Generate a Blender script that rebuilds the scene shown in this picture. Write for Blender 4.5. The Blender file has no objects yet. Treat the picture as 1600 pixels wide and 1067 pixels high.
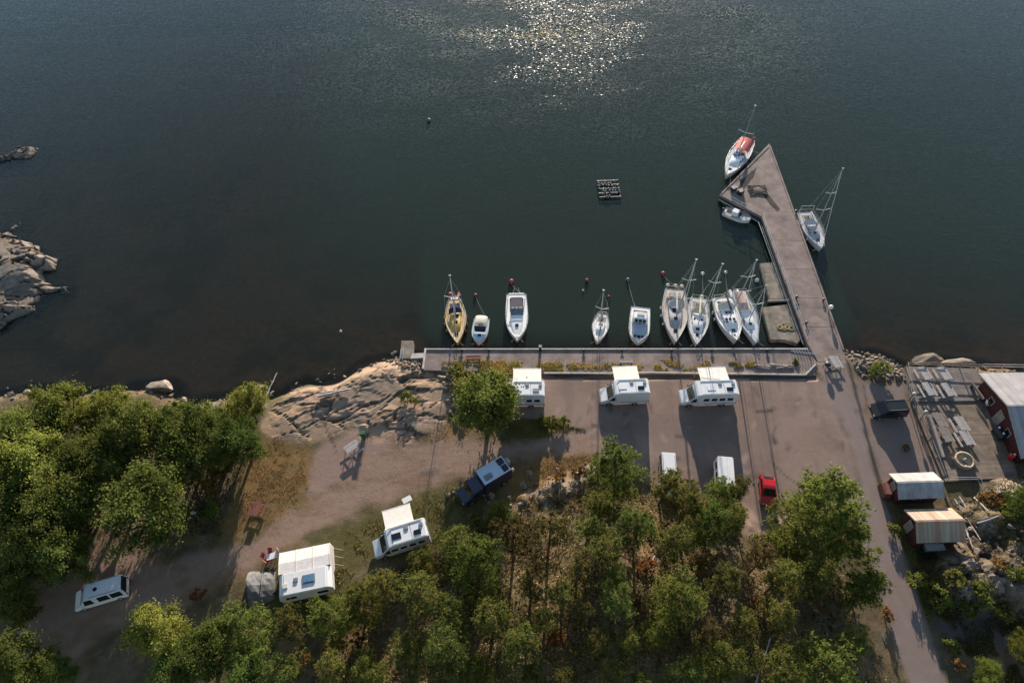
import bpy, bmesh, math, random
import numpy as np
from mathutils import Vector, Matrix
random.seed(7); rng = np.random.default_rng(7)
R = math.radians
scene = bpy.context.scene
COL = scene.collection
# ------------------------------------------------------------------ camera
CAM_H, PITCH, ROLL, FPX = 75.0, R(53), R(1.77), 1066.0
cF = np.array([0, math.cos(PITCH), -math.sin(PITCH)])
_r0 = np.array([1.0, 0, 0]); _u0 = np.array([0, math.sin(PITCH), math.cos(PITCH)])
cR = math.cos(ROLL)*_r0 - math.sin(ROLL)*_u0
cU = math.cos(ROLL)*_u0 + math.sin(ROLL)*_r0
CP = np.array([0, 0, CAM_H])
cam_d = bpy.data.cameras.new("camera"); cam = bpy.data.objects.new("camera", cam_d); COL.objects.link(cam)
cam.matrix_world = Matrix(((cR[0], cU[0], -cF[0], 0), (cR[1], cU[1], -cF[1], 0), (cR[2], cU[2], -cF[2], CAM_H), (0, 0, 0, 1)))
cam_d.sensor_fit = 'HORIZONTAL'; cam_d.sensor_width = 36; cam_d.lens = 36*FPX/1600
cam_d.clip_end = 5000; cam_d.clip_start = 0.5
scene.camera = cam
# ------------------------------------------------------------------ sky, sun, exposure
SUN_EL, SUN_AZ = R(13), R(6.3)
world = bpy.data.worlds.new("World"); scene.world = world; world.use_nodes = True
wn = world.node_tree; wn.nodes.clear()
sky = wn.nodes.new('ShaderNodeTexSky'); sky.sky_type = 'NISHITA'; sky.sun_disc = False
sky.sun_elevation = SUN_EL; sky.sun_rotation = SUN_AZ; sky.air_density = 1.0; sky.dust_density = .25; sky.ozone_density = 1.0
bg = wn.nodes.new('ShaderNodeBackground'); bg.inputs[1].default_value = 0.105
wo = wn.nodes.new('ShaderNodeOutputWorld'); wn.links.new(sky.outputs[0], bg.inputs[0]); wn.links.new(bg.outputs[0], wo.inputs[0])
sd_ = bpy.data.lights.new("sun", 'SUN'); sd_.energy = 5.0; sd_.angle = R(0.5); sd_.color = (1, 0.88, 0.75)
sun = bpy.data.objects.new("sun", sd_); COL.objects.link(sun)
_sdir = Vector((math.sin(SUN_AZ)*math.cos(SUN_EL), math.cos(SUN_AZ)*math.cos(SUN_EL), math.sin(SUN_EL)))
sun.rotation_euler = _sdir.to_track_quat('Z', 'Y').to_euler(); sun.location = (0, 0, 120)
scene.view_settings.view_transform = 'Standard'; scene.view_settings.look = 'None'
scene.view_settings.gamma = 1; scene.view_settings.exposure = 1.08
scene.cycles.use_denoising = True; scene.cycles.max_bounces = 6; scene.cycles.transparent_max_bounces = 12
scene.cycles.sample_clamp_indirect = 4; scene.cycles.sample_clamp_direct = 2.5
WL = -1.15                                   # water level; yard and quay tops are at about 0
# ------------------------------------------------------------------ helpers
def at(px, py, z=0.0):
    d = cF*FPX + cR*(px-800) - cU*(py-533.5)
    return CP + d*((z-CAM_H)/d[2])
def poly(pts, z=0.0): return np.array([at(x, y, z)[:2] for x, y in pts])
def smooth(t): t = np.clip(t, 0, 1); return t*t*(3-2*t)
def sdist(P, X, Y):
    """signed distance to a polygon, positive inside"""
    d = np.full(X.shape, 1e9); ins = np.zeros(X.shape, bool); n = len(P)
    for i in range(n):
        ax, ay = P[i]; bx, by = P[(i+1) % n]
        ex, ey = bx-ax, by-ay; L = ex*ex+ey*ey+1e-12
        t = np.clip(((X-ax)*ex+(Y-ay)*ey)/L, 0, 1)
        d = np.minimum(d, (X-ax-t*ex)**2+(Y-ay-t*ey)**2)
        c = ((ay > Y) != (by > Y)) & (X < (bx-ax)*(Y-ay)/((by-ay) if by != ay else 1e-12)+ax)
        ins ^= c
    d = np.sqrt(d); return np.where(ins, d, -d)
def _hash(ix, iy, s):
    h = (ix.astype(np.int64)*374761393 + iy.astype(np.int64)*668265263 + s*1442695041) & 0xffffffff
    h = ((h ^ (h >> 13))*1274126177) & 0xffffffff
    return ((h ^ (h >> 16)) & 0xffff)/65535.0
def vnoise(X, Y, s=0):
    ix, iy = np.floor(X), np.floor(Y); fx, fy = smooth(X-ix), smooth(Y-iy)
    a, b = _hash(ix, iy, s), _hash(ix+1, iy, s); c, d = _hash(ix, iy+1, s), _hash(ix+1, iy+1, s)
    return (a*(1-fx)+b*fx)*(1-fy)+(c*(1-fx)+d*fx)*fy
def fbm(X, Y, sc, o=4, s=0):
    r = 0; a = 1; t = 0
    for i in range(o):
        r = r+a*vnoise(X/sc*2**i+13.7*i, Y/sc*2**i-7.1*i, s+i); t += a; a *= .5
    return r/t
class MB:
    """collects shapes into ONE mesh"""
    def __init__(s): s.v = []; s.f = []; s.sm = []
    def add(s, vs, fs, sm=False):
        o = len(s.v); s.v += [tuple(map(float, p)) for p in vs]
        for f in fs: s.f.append([i+o for i in f]); s.sm.append(sm)
        return s
    def box(s, c, d, rz=0, tz=0):
        x, y, z = d[0]/2, d[1]/2, d[2]/2; cs, sn = math.cos(rz), math.sin(rz); v = []
        for k in (-1, 1):
            for i, j in ((-1, -1), (1, -1), (1, 1), (-1, 1)):
                a, b = i*x*(1-tz*(k > 0)), j*y*(1-tz*(k > 0)); v.append((c[0]+a*cs-b*sn, c[1]+a*sn+b*cs, c[2]+k*z))
        return s.add(v, [(3, 2, 1, 0), (4, 5, 6, 7), (0, 1, 5, 4), (1, 2, 6, 5), (2, 3, 7, 6), (3, 0, 4, 7)])
    def cyl(s, p, q, r, r2=None, n=8, cap=True):
        p, q = Vector(p), Vector(q); r2 = r if r2 is None else r2; a = (q-p).normalized()
        u = a.orthogonal().normalized(); w = a.cross(u); v = []
        for c, rr in ((p, r), (q, r2)):
            for i in range(n):
                t = 2*math.pi*i/n; v.append(c+u*(rr*math.cos(t))+w*(rr*math.sin(t)))
        s.add(v, [(i, (i+1) % n, n+(i+1) % n, n+i) for i in range(n)], True)
        if cap: s.add(v, [tuple(range(n-1, -1, -1)), tuple(range(n, 2*n))])
        return s
    def path(s, pts, r, n=6):
        for a, b in zip(pts[:-1], pts[1:]): s.cyl(a, b, r, n=n)
        return s
    def loft(s, rings, caps=True, sm=True, closed=True):
        n = len(rings[0]); v = [p for r in rings for p in r]; f = []
        for k in range(len(rings)-1):
            for i in range(n if closed else n-1):
                j = (i+1) % n; f.append((k*n+i, k*n+j, (k+1)*n+j, (k+1)*n+i))
        s.add(v, f, sm)
        if caps: s.add(v, [tuple(range(n-1, -1, -1)), tuple(range((len(rings)-1)*n, len(rings)*n))])
        return s
    def lathe(s, prof, c=(0, 0, 0), n=16):
        return s.loft([[(c[0]+r*math.cos(2*math.pi*i/n), c[1]+r*math.sin(2*math.pi*i/n), c[2]+z) for i in range(n)] for r, z in prof])
    def ell(s, c, r, n=12, m=8):
        return s.loft([[(c[0]+r[0]*math.sin(max(.02, min(3.12, math.pi*k/m)))*math.cos(2*math.pi*i/n), c[1]+r[1]*math.sin(max(.02, min(3.12, math.pi*k/m)))*math.sin(2*math.pi*i/n),
                         c[2]-r[2]*math.cos(math.pi*k/m)) for i in range(n)] for k in range(m+1)])
    def prism(s, pts, z0, z1):
        n = len(pts); v = [(p[0], p[1], z0) for p in pts]+[(p[0], p[1], z1) for p in pts]
        ar = sum(pts[i][0]*pts[(i+1) % n][1]-pts[(i+1) % n][0]*pts[i][1] for i in range(n))
        f = [tuple(range(n-1, -1, -1)), tuple(range(n, 2*n))]+[(i, (i+1) % n, n+(i+1) % n, n+i) for i in range(n)]
        if ar < 0: f = [t[::-1] for t in f]
        return s.add(v, f)
    def slab(s, q, th):
        """thick sheet from a quad or polygon of 3-d points"""
        q = [Vector(p) for p in q]; n = (q[1]-q[0]).cross(q[2]-q[1]).normalized()*th; k = len(q)
        return s.add(q+[p+n for p in q], [tuple(range(k-1, -1, -1)), tuple(range(k, 2*k))]+[(i, (i+1) % k, k+(i+1) % k, k+i) for i in range(k)])
    def build(s, name, m, parent=None, bev=0, seg=2, loc=None):
        me = bpy.data.meshes.new(name); me.from_pydata(s.v, [], s.f)
        me.polygons.foreach_set('use_smooth', s.sm)
        if bev:
            b = bmesh.new(); b.from_mesh(me); bmesh.ops.remove_doubles(b, verts=b.verts, dist=1e-4)
            bmesh.ops.bevel(b, geom=[e for e in b.edges if e.calc_face_angle(0) > .35], offset=bev, segments=seg, affect='EDGES', clamp_overlap=True)
            b.to_mesh(me); b.free()
        me.materials.append(m); me.validate(); o = bpy.data.objects.new(name, me); COL.objects.link(o)
        if parent: o.parent = parent
        if loc is not None: o.location = loc
        return o
def tag(o, label, cat, group=None):
    o['label'] = label; o['category'] = cat
    if group: o['group'] = group
    return o
def thing(name, label, cat, loc=(0, 0, 0), rz=0, group=None):
    o = bpy.data.objects.new(name, None); COL.objects.link(o); o.empty_display_size = .3
    o.location = tuple(map(float, loc)); o.rotation_euler = (0, 0, rz); return tag(o, label, cat, group)
def kids(o): return [c for c in bpy.data.objects if c.parent == o]
def dup(o, loc, rz=0, sc=1, label=None):
    c = o.copy(); COL.objects.link(c); c.location = tuple(map(float, loc)); c.rotation_euler = (0, 0, rz); c.scale = (sc,)*3 if not isinstance(sc, tuple) else sc
    if label: c['label'] = label
    for k in kids(o):
        d = k.copy(); COL.objects.link(d); d.parent = c
        for g in kids(k):
            e = g.copy(); COL.objects.link(e); e.parent = d
    return c
def npmesh(name, V, F, mats, cols=None, smooth_=False, sub=None):
    me = bpy.data.meshes.new(name); V = np.asarray(V, np.float32); F = np.asarray(F, np.int32); n, k = F.shape
    me.vertices.add(len(V)); me.vertices.foreach_set('co', V.ravel()); me.loops.add(n*k); me.polygons.add(n)
    me.loops.foreach_set('vertex_index', F.ravel()); me.polygons.foreach_set('loop_start', np.arange(0, n*k, k, dtype=np.int32))
    me.polygons.foreach_set('use_smooth', np.full(n, smooth_)); me.update(calc_edges=True)
    if cols is not None:
        a = me.color_attributes.new('Col', 'FLOAT_COLOR', 'POINT'); c = np.ones((len(V), 4), np.float32); c[:, :cols.shape[1]] = cols; a.data.foreach_set('color', c.ravel())
    me.materials.append(mats); return me
def mobj(name, me, parent=None):
    o = bpy.data.objects.new(name, me); COL.objects.link(o)
    if parent: o.parent = parent
    return o
# ------------------------------------------------------------------ materials
def nodes(name):
    m = bpy.data.materials.new(name); m.use_nodes = True; nt = m.node_tree; nt.nodes.clear()
    o = nt.nodes.new('ShaderNodeOutputMaterial'); return m, nt, o
def N(nt, t, **kw):
    n = nt.nodes.new(t)
    for k, v in kw.items():
        if k.startswith('i_'): n.inputs[k[2:].replace('_', ' ')].default_value = v
        elif k[0] == 'I' and k[1:].isdigit(): n.inputs[int(k[1:])].default_value = v
        else: setattr(n, k, v)
    return n
MATS = {}
def pm(name, col, rough=.6, metal=0, var=.18, sc=3.0, bump=0.0, stripe=None, col2=None, spec=.5, ns=None):
    """painted / weathered surface: object-space noise varies colour and roughness; optional stripes (planks, corrugation) along an axis"""
    if name in MATS: return MATS[name]
    m, nt, o = nodes(name); L = nt.links.new
    p = N(nt, 'ShaderNodeBsdfPrincipled'); p.inputs['Roughness'].default_value = rough; p.inputs['Metallic'].default_value = metal
    p.inputs['Specular IOR Level'].default_value = spec
    tc = N(nt, 'ShaderNodeTexCoord'); nz = N(nt, 'ShaderNodeTexNoise', i_Scale=sc, i_Detail=5, i_Roughness=.65); mpn = N(nt, 'ShaderNodeMapping'); mpn.inputs['Scale'].default_value = ns or (1, 1, 1); L(tc.outputs['Object'], mpn.inputs[0]); L(mpn.outputs[0], nz.inputs['Vector'])
    rp = N(nt, 'ShaderNodeValToRGB'); c = np.array(col[:3]); c2 = np.array(col2) if col2 is not None else c*(1-var*1.6)
    rp.color_ramp.elements[0].position = .3; rp.color_ramp.elements[1].position = .68
    rp.color_ramp.elements[0].color = (*np.clip(c2, 0, 1), 1); rp.color_ramp.elements[1].color = (*np.clip(c*(1+var*.5), 0, 1), 1)
    L(nz.outputs['Fac'], rp.inputs['Fac']); last = rp.outputs['Color']; hgt = nz.outputs['Fac']
    if stripe:
        ax, per, dark = stripe; mp = N(nt, 'ShaderNodeSeparateXYZ'); L(tc.outputs['Object'], mp.inputs[0])
        md = N(nt, 'ShaderNodeMath', operation='MULTIPLY', I1=1/per); L(mp.outputs[ax], md.inputs[0])
        fr = N(nt, 'ShaderNodeMath', operation='FRACT'); L(md.outputs[0], fr.inputs[0])
        gt = N(nt, 'ShaderNodeMath', operation='LESS_THAN', I1=.13); L(fr.outputs[0], gt.inputs[0])
        fl = N(nt, 'ShaderNodeMath', operation='FLOOR'); L(md.outputs[0], fl.inputs[0])
        wn_ = N(nt, 'ShaderNodeTexWhiteNoise', noise_dimensions='1D'); L(fl.outputs[0], wn_.inputs['W'])
        br = N(nt, 'ShaderNodeMapRange', I1=0.0, I2=1.0, I3=.78, I4=1.12); L(wn_.outputs['Value'], br.inputs[0])
        mx0 = N(nt, 'ShaderNodeVectorMath', operation='SCALE'); L(last, mx0.inputs[0]); L(br.outputs[0], mx0.inputs['Scale'])
        mx = N(nt, 'ShaderNodeMix', data_type='RGBA'); L(gt.outputs[0], mx.inputs['Factor']); L(mx0.outputs[0], mx.inputs['A']); mx.inputs['B'].default_value = (*np.clip(c*dark, 0, 1), 1)
        last = mx.outputs['Result']
    L(last, p.inputs['Base Color'])
    if bump:
        b = N(nt, 'ShaderNodeBump', i_Strength=min(1, bump), i_Distance=.05); L(hgt, b.inputs['Height']); L(b.outputs[0], p.inputs['Normal'])
    L(p.outputs[0], o.inputs[0]); MATS[name] = m; return m
def leafmat(name, tint=(1, 1, 1), trans=.35):
    m, nt, o = nodes(name); L = nt.links.new
    a = N(nt, 'ShaderNodeAttribute', attribute_name='Col'); oi = N(nt, 'ShaderNodeObjectInfo')
    hs = N(nt, 'ShaderNodeHueSaturation'); mr = N(nt, 'ShaderNodeMapRange', I1=0., I2=1., I3=.468, I4=.522); L(oi.outputs['Random'], mr.inputs[0]); L(mr.outputs[0], hs.inputs['Hue'])
    mv = N(nt, 'ShaderNodeMath', operation='MULTIPLY_ADD', I1=.55, I2=.75); fr = N(nt, 'ShaderNodeMath', operation='MULTIPLY', I1=7.31); L(oi.outputs['Random'], fr.inputs[0])
    f2 = N(nt, 'ShaderNodeMath', operation='FRACT'); L(fr.outputs[0], f2.inputs[0]); L(f2.outputs[0], mv.inputs[0]); L(mv.outputs[0], hs.inputs['Value'])
    mt = N(nt, 'ShaderNodeMix', data_type='RGBA', blend_type='MULTIPLY'); mt.inputs['Factor'].default_value = 1; L(a.outputs['Color'], mt.inputs['A']); mt.inputs['B'].default_value = (*tint, 1)
    L(mt.outputs['Result'], hs.inputs['Color'])
    d = N(nt, 'ShaderNodeBsdfDiffuse'); t = N(nt, 'ShaderNodeBsdfTranslucent'); mx = N(nt, 'ShaderNodeMixShader', I0=trans)
    L(hs.outputs[0], d.inputs[0]); L(hs.outputs[0], t.inputs[0]); L(d.outputs[0], mx.inputs[1]); L(t.outputs[0], mx.inputs[2]); L(mx.outputs[0], o.inputs[0]); return m
def groundmat():
    m, nt, o = nodes('terrain_surface'); L = nt.links.new
    a = N(nt, 'ShaderNodeAttribute', attribute_name='Col'); g = N(nt, 'ShaderNodeNewGeometry')
    n1 = N(nt, 'ShaderNodeTexNoise', i_Scale=1.3, i_Detail=8, i_Roughness=.7); n2 = N(nt, 'ShaderNodeTexNoise', i_Scale=9., i_Detail=4, i_Roughness=.7)
    for n in (n1, n2): L(g.outputs['Position'], n.inputs['Vector'])
    ad = N(nt, 'ShaderNodeMath', operation='ADD'); L(n1.outputs['Fac'], ad.inputs[0]); L(n2.outputs['Fac'], ad.inputs[1])
    # alpha channel of Col = how rough / blotchy the surface is
    mr = N(nt, 'ShaderNodeMath', operation='MULTIPLY_ADD', I1=1.0, I2=-1.0); L(ad.outputs[0], mr.inputs[0])
    m2 = N(nt, 'ShaderNodeMath', operation='MULTIPLY'); L(mr.outputs[0], m2.inputs[0]); L(a.outputs['Alpha'], m2.inputs[1])
    m3 = N(nt, 'ShaderNodeMath', operation='ADD', I1=1.0); L(m2.outputs[0], m3.inputs[0])
    sc = N(nt, 'ShaderNodeVectorMath', operation='SCALE'); L(a.outputs['Color'], sc.inputs[0]); L(m3.outputs[0], sc.inputs['Scale'])
    p = N(nt, 'ShaderNodeBsdfPrincipled', i_Roughness=.95); p.inputs['Specular IOR Level'].default_value = .15; L(sc.outputs[0], p.inputs['Base Color'])
    bs = N(nt, 'ShaderNodeMath', operation='MULTIPLY', I1=.55); L(a.outputs['Alpha'], bs.inputs[0])
    b = N(nt, 'ShaderNodeBump', i_Distance=.25); L(ad.outputs[0], b.inputs['Height']); L(bs.outputs[0], b.inputs['Strength']); L(b.outputs[0], p.inputs['Normal'])
    L(p.outputs[0], o.inputs[0]); return m
def watermat():
    m, nt, o = nodes('sea_water'); L = nt.links.new
    g = N(nt, 'ShaderNodeNewGeometry'); dp = N(nt, 'ShaderNodeAttribute', attribute_name='Col')
    mp = N(nt, 'ShaderNodeMapping'); mp.inputs['Rotation'].default_value = (0, 0, R(-32)); mp.inputs['Scale'].default_value = (.6, 1.5, 1); L(g.outputs['Position'], mp.inputs[0])
    w1 = N(nt, 'ShaderNodeTexNoise', i_Scale=W1S, i_Detail=2, i_Roughness=.5, i_Distortion=.3); w2 = N(nt, 'ShaderNodeTexNoise', i_Scale=W2S, i_Detail=2, i_Roughness=.6); w3 = N(nt, 'ShaderNodeTexNoise', i_Scale=.16, i_Detail=2)
    for w in (w1, w2, w3): L(mp.outputs[0], w.inputs['Vector'])
    big = N(nt, 'ShaderNodeTexNoise', i_Scale=.03, i_Detail=4, i_Roughness=.55); mb = N(nt, 'ShaderNodeMapping'); mb.inputs['Scale'].default_value = (.6, 1.5, 1); L(g.outputs['Position'], mb.inputs[0]); L(mb.outputs[0], big.inputs['Vector'])
    am = N(nt, 'ShaderNodeMapRange', I1=.36, I2=.64, I3=.55, I4=1.0); L(big.outputs['Fac'], am.inputs[0])
    # a cat's paw of wind: the ripples are steeper inside this patch of sea
    pw = at(868, 62, WL); ps = N(nt, 'ShaderNodeMapping', vector_type='TEXTURE'); ps.inputs['Location'].default_value = (float(pw[0]), float(pw[1]), WL); ps.inputs['Scale'].default_value = (74, 44, 44); L(g.outputs['Position'], ps.inputs[0])
    sg = N(nt, 'ShaderNodeTexGradient', gradient_type='SPHERICAL'); L(ps.outputs[0], sg.inputs[0]); pm_ = N(nt, 'ShaderNodeMath', operation='MULTIPLY', I1=PATCH); b2 = N(nt, 'ShaderNodeTexNoise', i_Scale=.075, i_Detail=3, i_Roughness=.6); L(mb.outputs[0], b2.inputs['Vector']); r2 = N(nt, 'ShaderNodeMapRange', I1=.38, I2=.6, I3=.3, I4=1.0); L(b2.outputs['Fac'], r2.inputs[0])
    q2 = N(nt, 'ShaderNodeMath', operation='MULTIPLY'); L(sg.outputs['Fac'], q2.inputs[0]); L(r2.outputs[0], q2.inputs[1]); L(q2.outputs[0], pm_.inputs[0])
    pa = N(nt, 'ShaderNodeMath', operation='ADD'); L(am.outputs[0], pa.inputs[0]); L(pm_.outputs[0], pa.inputs[1])
    h2 = N(nt, 'ShaderNodeMath', operation='MULTIPLY', I1=.42); L(w2.outputs['Fac'], h2.inputs[0]); h3 = N(nt, 'ShaderNodeMath', operation='MULTIPLY', I1=1.2); L(w3.outputs['Fac'], h3.inputs[0])
    hh = N(nt, 'ShaderNodeMath', operation='ADD'); L(w1.outputs['Fac'], hh.inputs[0]); L(h2.outputs[0], hh.inputs[1]); h4 = N(nt, 'ShaderNodeMath', operation='ADD'); L(hh.outputs[0], h4.inputs[0]); L(h3.outputs[0], h4.inputs[1])
    hm = N(nt, 'ShaderNodeMath', operation='MULTIPLY'); L(h4.outputs[0], hm.inputs[0]); L(pa.outputs[0], hm.inputs[1])
    b = N(nt, 'ShaderNodeBump', i_Strength=1.0, i_Distance=WAVE); L(hm.outputs[0], b.inputs['Height'])
    # small wavelets: every cell of the surface has its own slope
    vo = N(nt, 'ShaderNodeTexVoronoi', i_Scale=VS); L(mp.outputs[0], vo.inputs['Vector']); vs = N(nt, 'ShaderNodeVectorMath', operation='SUBTRACT'); L(vo.outputs['Color'], vs.inputs[0]); vs.inputs[1].default_value = (.5, .5, .5)
    vm = N(nt, 'ShaderNodeVectorMath', operation='MULTIPLY'); L(vs.outputs[0], vm.inputs[0]); vm.inputs[1].default_value = (1, 1, 0)
    fa = N(nt, 'ShaderNodeMath', operation='MULTIPLY_ADD', I1=FACET, I2=FBASE); L(q2.outputs[0], fa.inputs[0]); vk = N(nt, 'ShaderNodeVectorMath', operation='SCALE'); L(vm.outputs[0], vk.inputs[0]); L(fa.outputs[0], vk.inputs['Scale'])
    va = N(nt, 'ShaderNodeVectorMath', operation='ADD'); L(b.outputs[0], va.inputs[0]); L(vk.outputs[0], va.inputs[1]); vn = N(nt, 'ShaderNodeVectorMath', operation='NORMALIZE'); L(va.outputs[0], vn.inputs[0])
    gl = N(nt, 'ShaderNodeBsdfGlossy', distribution='BECKMANN', i_Roughness=.09); gl.inputs['Color'].default_value = (1, 1, 1, 1); L(vn.outputs[0], gl.inputs['Normal'])
    fr = N(nt, 'ShaderNodeFresnel', i_IOR=1.33); L(vn.outputs[0], fr.inputs['Normal'])
    df = N(nt, 'ShaderNodeBsdfDiffuse'); df.inputs['Color'].default_value = (.019, .028, .017, 1)
    tr = N(nt, 'ShaderNodeBsdfTransparent'); tr.inputs['Color'].default_value = (.86, .76, .56, 1)
    m1 = N(nt, 'ShaderNodeMixShader'); L(dp.outputs['Fac'], m1.inputs[0]); L(df.outputs[0], m1.inputs[1]); L(tr.outputs[0], m1.inputs[2])
    m2 = N(nt, 'ShaderNodeMixShader'); L(fr.outputs[0], m2.inputs[0]); L(m1.outputs[0], m2.inputs[1]); L(gl.outputs[0], m2.inputs[2])
    L(m2.outputs[0], o.inputs[0]); return m
WAVE, PATCH, W1S, W2S, FACET, FBASE, VS = .03, 0, 1.2, 3.0, .40, .10, 6.0
M = {}
M['white'] = pm('white_gelcoat', (.78, .76, .72), .3, var=.06); M['van'] = pm('white_vehicle_paint', (.74, .73, .71), .35, var=.05)
M['cream'] = pm('cream_canvas', (.62, .56, .46), .85, var=.1); M['awn'] = pm('awning_cloth', (.66, .62, .56), .85, var=.07)
M['glass'] = pm('dark_glass', (.012, .014, .018), .08, var=.1); M['rub'] = pm('tyre_rubber', (.018, .018, .02), .8)
M['steel'] = pm('bright_steel', (.55, .56, .58), .3, metal=.7, var=.1); M['alu'] = pm('mast_aluminium', (.42, .43, .44), .4, metal=.5, var=.1)
M['navy'] = pm('navy_canvas', (.018, .024, .075), .8); M['grey'] = pm('grey_plastic', (.2, .2, .21), .6); M['dark'] = pm('dark_plastic', (.03, .03, .033), .5)
M['teak'] = pm('teak_planks', (.34, .25, .16), .7, var=.2, stripe=(1, .12, .55)); M['red'] = pm('red_paint', (.45, .02, .025), .35, var=.08)
M['conc'] = pm('pier_concrete', (.235, .175, .15), .9, var=.32, sc=.5, bump=.3); M['conc2'] = pm('old_concrete', (.24, .20, .155), .95, var=.4, sc=.8, bump=.6)
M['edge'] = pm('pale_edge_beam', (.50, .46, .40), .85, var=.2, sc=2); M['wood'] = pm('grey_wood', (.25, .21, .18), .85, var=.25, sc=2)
M['pale'] = pm('weathered_pale_wood', (.46, .42, .40), .85, var=.2, stripe=(1, .2, .5)); M['redwood'] = pm('red_brown_wood', (.21, .07, .05), .8, var=.3)
M['falu'] = pm('red_wall_boards', (.075, .013, .012), .85, var=.25, stripe=(1, .22, .6)); M['bark'] = pm('tree_bark', (.13, .085, .06), .95, var=.4, sc=4, bump=.8)
M['pinebark'] = pm('pine_bark', (.19, .085, .045), .95, var=.45, sc=3, bump=.8)
# ------------------------------------------------------------------ terrain
SHORE = [(-700, 700), (-300, 640), (0, 613), (60, 609), (130, 612), (225, 604), (262, 600), (300, 628), (350, 622), (400, 604), (425, 622), (445, 612), (480, 590), (530, 590), (560, 574), (610, 559), (640, 553), (665, 549),
         (900, 549), (1262, 549), (1318, 545), (1345, 548), (1385, 558), (1420, 571), (1460, 563), (1530, 570), (1600, 573), (1900, 570), (2400, 590)]
shoreW = np.vstack([poly(SHORE, WL), [[400, 40], [400, -300], [-400, -300], [-400, 40]]])
Z = {}
def zone(n, pts): Z[n] = poly(pts); return Z[n]
zone('rock', [(405, 668), (420, 640), (452, 606), (500, 590), (560, 568), (625, 556), (655, 578), (705, 598), (712, 640), (690, 668), (640, 700), (585, 690), (545, 672), (490, 690), (470, 700), (432, 690)])
zone('hill', [(560, 1000), (610, 880), (720, 830), (820, 765), (940, 715), (1010, 745), (1150, 775), (1200, 810), (1260, 790), (1310, 850), (1340, 940), (1395, 1067), (1420, 1300), (300, 1300), (480, 1060)])
zone('rrock', [(1445, 880), (1500, 850), (1490, 800), (1530, 752), (1600, 740), (1800, 760), (1800, 985), (1600, 968), (1560, 955), (1480, 965), (1452, 930)])
zone('road', [(1262, 545), (1318, 545), (1345, 640), (1365, 730), (1388, 800), (1417, 880), (1447, 970), (1478, 1067), (1540, 1300), (1490, 1300), (1420, 1067), (1385, 960), (1366, 885), (1338, 830), (1346, 770), (1330, 700), (1290, 600)])
zone('yard', [(850, 586), (1278, 588), (1290, 600), (1330, 700), (1346, 770), (1330, 800), (1160, 840), (1140, 770), (1010, 750), (930, 705), (928, 672), (850, 655), (780, 650), (780, 600)])
zone('lot', [(1335, 592), (1412, 598), (1440, 680), (1476, 750), (1380, 770), (1355, 690), (1345, 640)])
zone('track', [(932, 670), (840, 686), (700, 690), (610, 700), (560, 735), (490, 785), (400, 838), (330, 862), (240, 880), (150, 850), (120, 840), (60, 930), (20, 1000), (-60, 1100), (60, 1100), (130, 1000), (240, 965), (330, 930), (430, 862), (530, 812), (640, 768), (730, 742), (850, 712), (932, 706)])
zone('pad', [(480, 705), (545, 672), (640, 692), (700, 690), (660, 740), (560, 760), (490, 770), (478, 735)])
zone('dry', [(340, 850), (395, 690), (430, 670), (500, 705), (510, 765), (440, 812), (390, 845)])
zone('dry2', [(700, 660), (705, 690), (640, 700), (560, 690), (660, 690), (690, 660)])
zone('dry3', [(780, 735), (850, 708), (932, 702), (935, 730), (850, 770), (790, 790)])
zone('green', [(420, 890), (520, 835), (640, 780), (720, 755), (790, 785), (700, 850), (560, 880), (530, 990), (400, 980)])
zone('green2', [(790, 640), (900, 636), (935, 650), (930, 676), (850, 684), (780, 690)])
zone('rgrass', [(1388, 790), (1480, 860), (1445, 880), (1500, 960), (1470, 1000), (1447, 970), (1417, 880)])
zone('rpath', [(1450, 965), (1600, 945), (1700, 950), (1700, 1000), (1600, 1010), (1470, 1010)])
zone('stones', [(1318, 545), (1345, 548), (1385, 558), (1418, 571), (1410, 598), (1345, 594)])
zone('ridge', [(800, 775), (850, 745), (925, 720), (945, 740), (900, 775), (860, 800), (810, 800)])
zone('quay', [(655, 545), (1262, 545), (1276, 590), (655, 588)])
def axis(lo, a, b, hi, d, g=1.18):
    x = list(np.arange(a, b, d)); s = d
    up = []; v = b
    while v < hi: up.append(v); s *= g; v += s
    s = d; dn = []; v = a-d
    while v > lo: dn.append(v); s *= g; v -= s
    return np.array(dn[::-1]+x+up)
GX = axis(-380, -74, 72, 380, .30); GY = axis(-280, 9, 62, 150, .30)
X, Y = np.meshgrid(GX, GY)
sS = sdist(shoreW, X, Y) + (fbm(X, Y, 5, 3, 5)-.5)*2.6*(np.abs(X-17) > 31)
sQ = sdist(Z['quay'], X, Y)
slope = .035+.2*smooth((X+44)/34) + 1.3*smooth((X+14)/3)*(1-smooth((X-46)/3))
bed = WL - .25 - np.minimum(-sS*slope, 7) + (fbm(X, Y, 4, 4, 9)-.5)*.7
land = WL + (-WL)*smooth(sS/3.0) - .25*(1-smooth(sS/3))
Hh = np.where(sS > 0, land, bed)
rS = sdist(Z['rock'], X, Y); rn = fbm(X, Y, 6, 5, 21)
facet = np.abs(fbm(X*.9+Y*.5, Y*1.6-X*.3, 5, 5, 31)-.5)*2
Hh += smooth((rS+1)/5)*(.12 + .35*(rn-.35) - .16*(facet < .06)*(1-facet/.06) + .5*np.floor(fbm(X+.5*Y, Y*1.3, 6, 3, 77)*7)/7 - .1 + .35*smooth((Y-47)/8) + .10*(fbm(X, Y, 1.1, 3, 78)-.5))
hS = sdist(Z['hill'], X, Y); Hh += 3.6*smooth((hS)/16)+smooth(hS/3)*(fbm(X, Y, 5, 5, 41)-.5)*1.8
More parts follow.
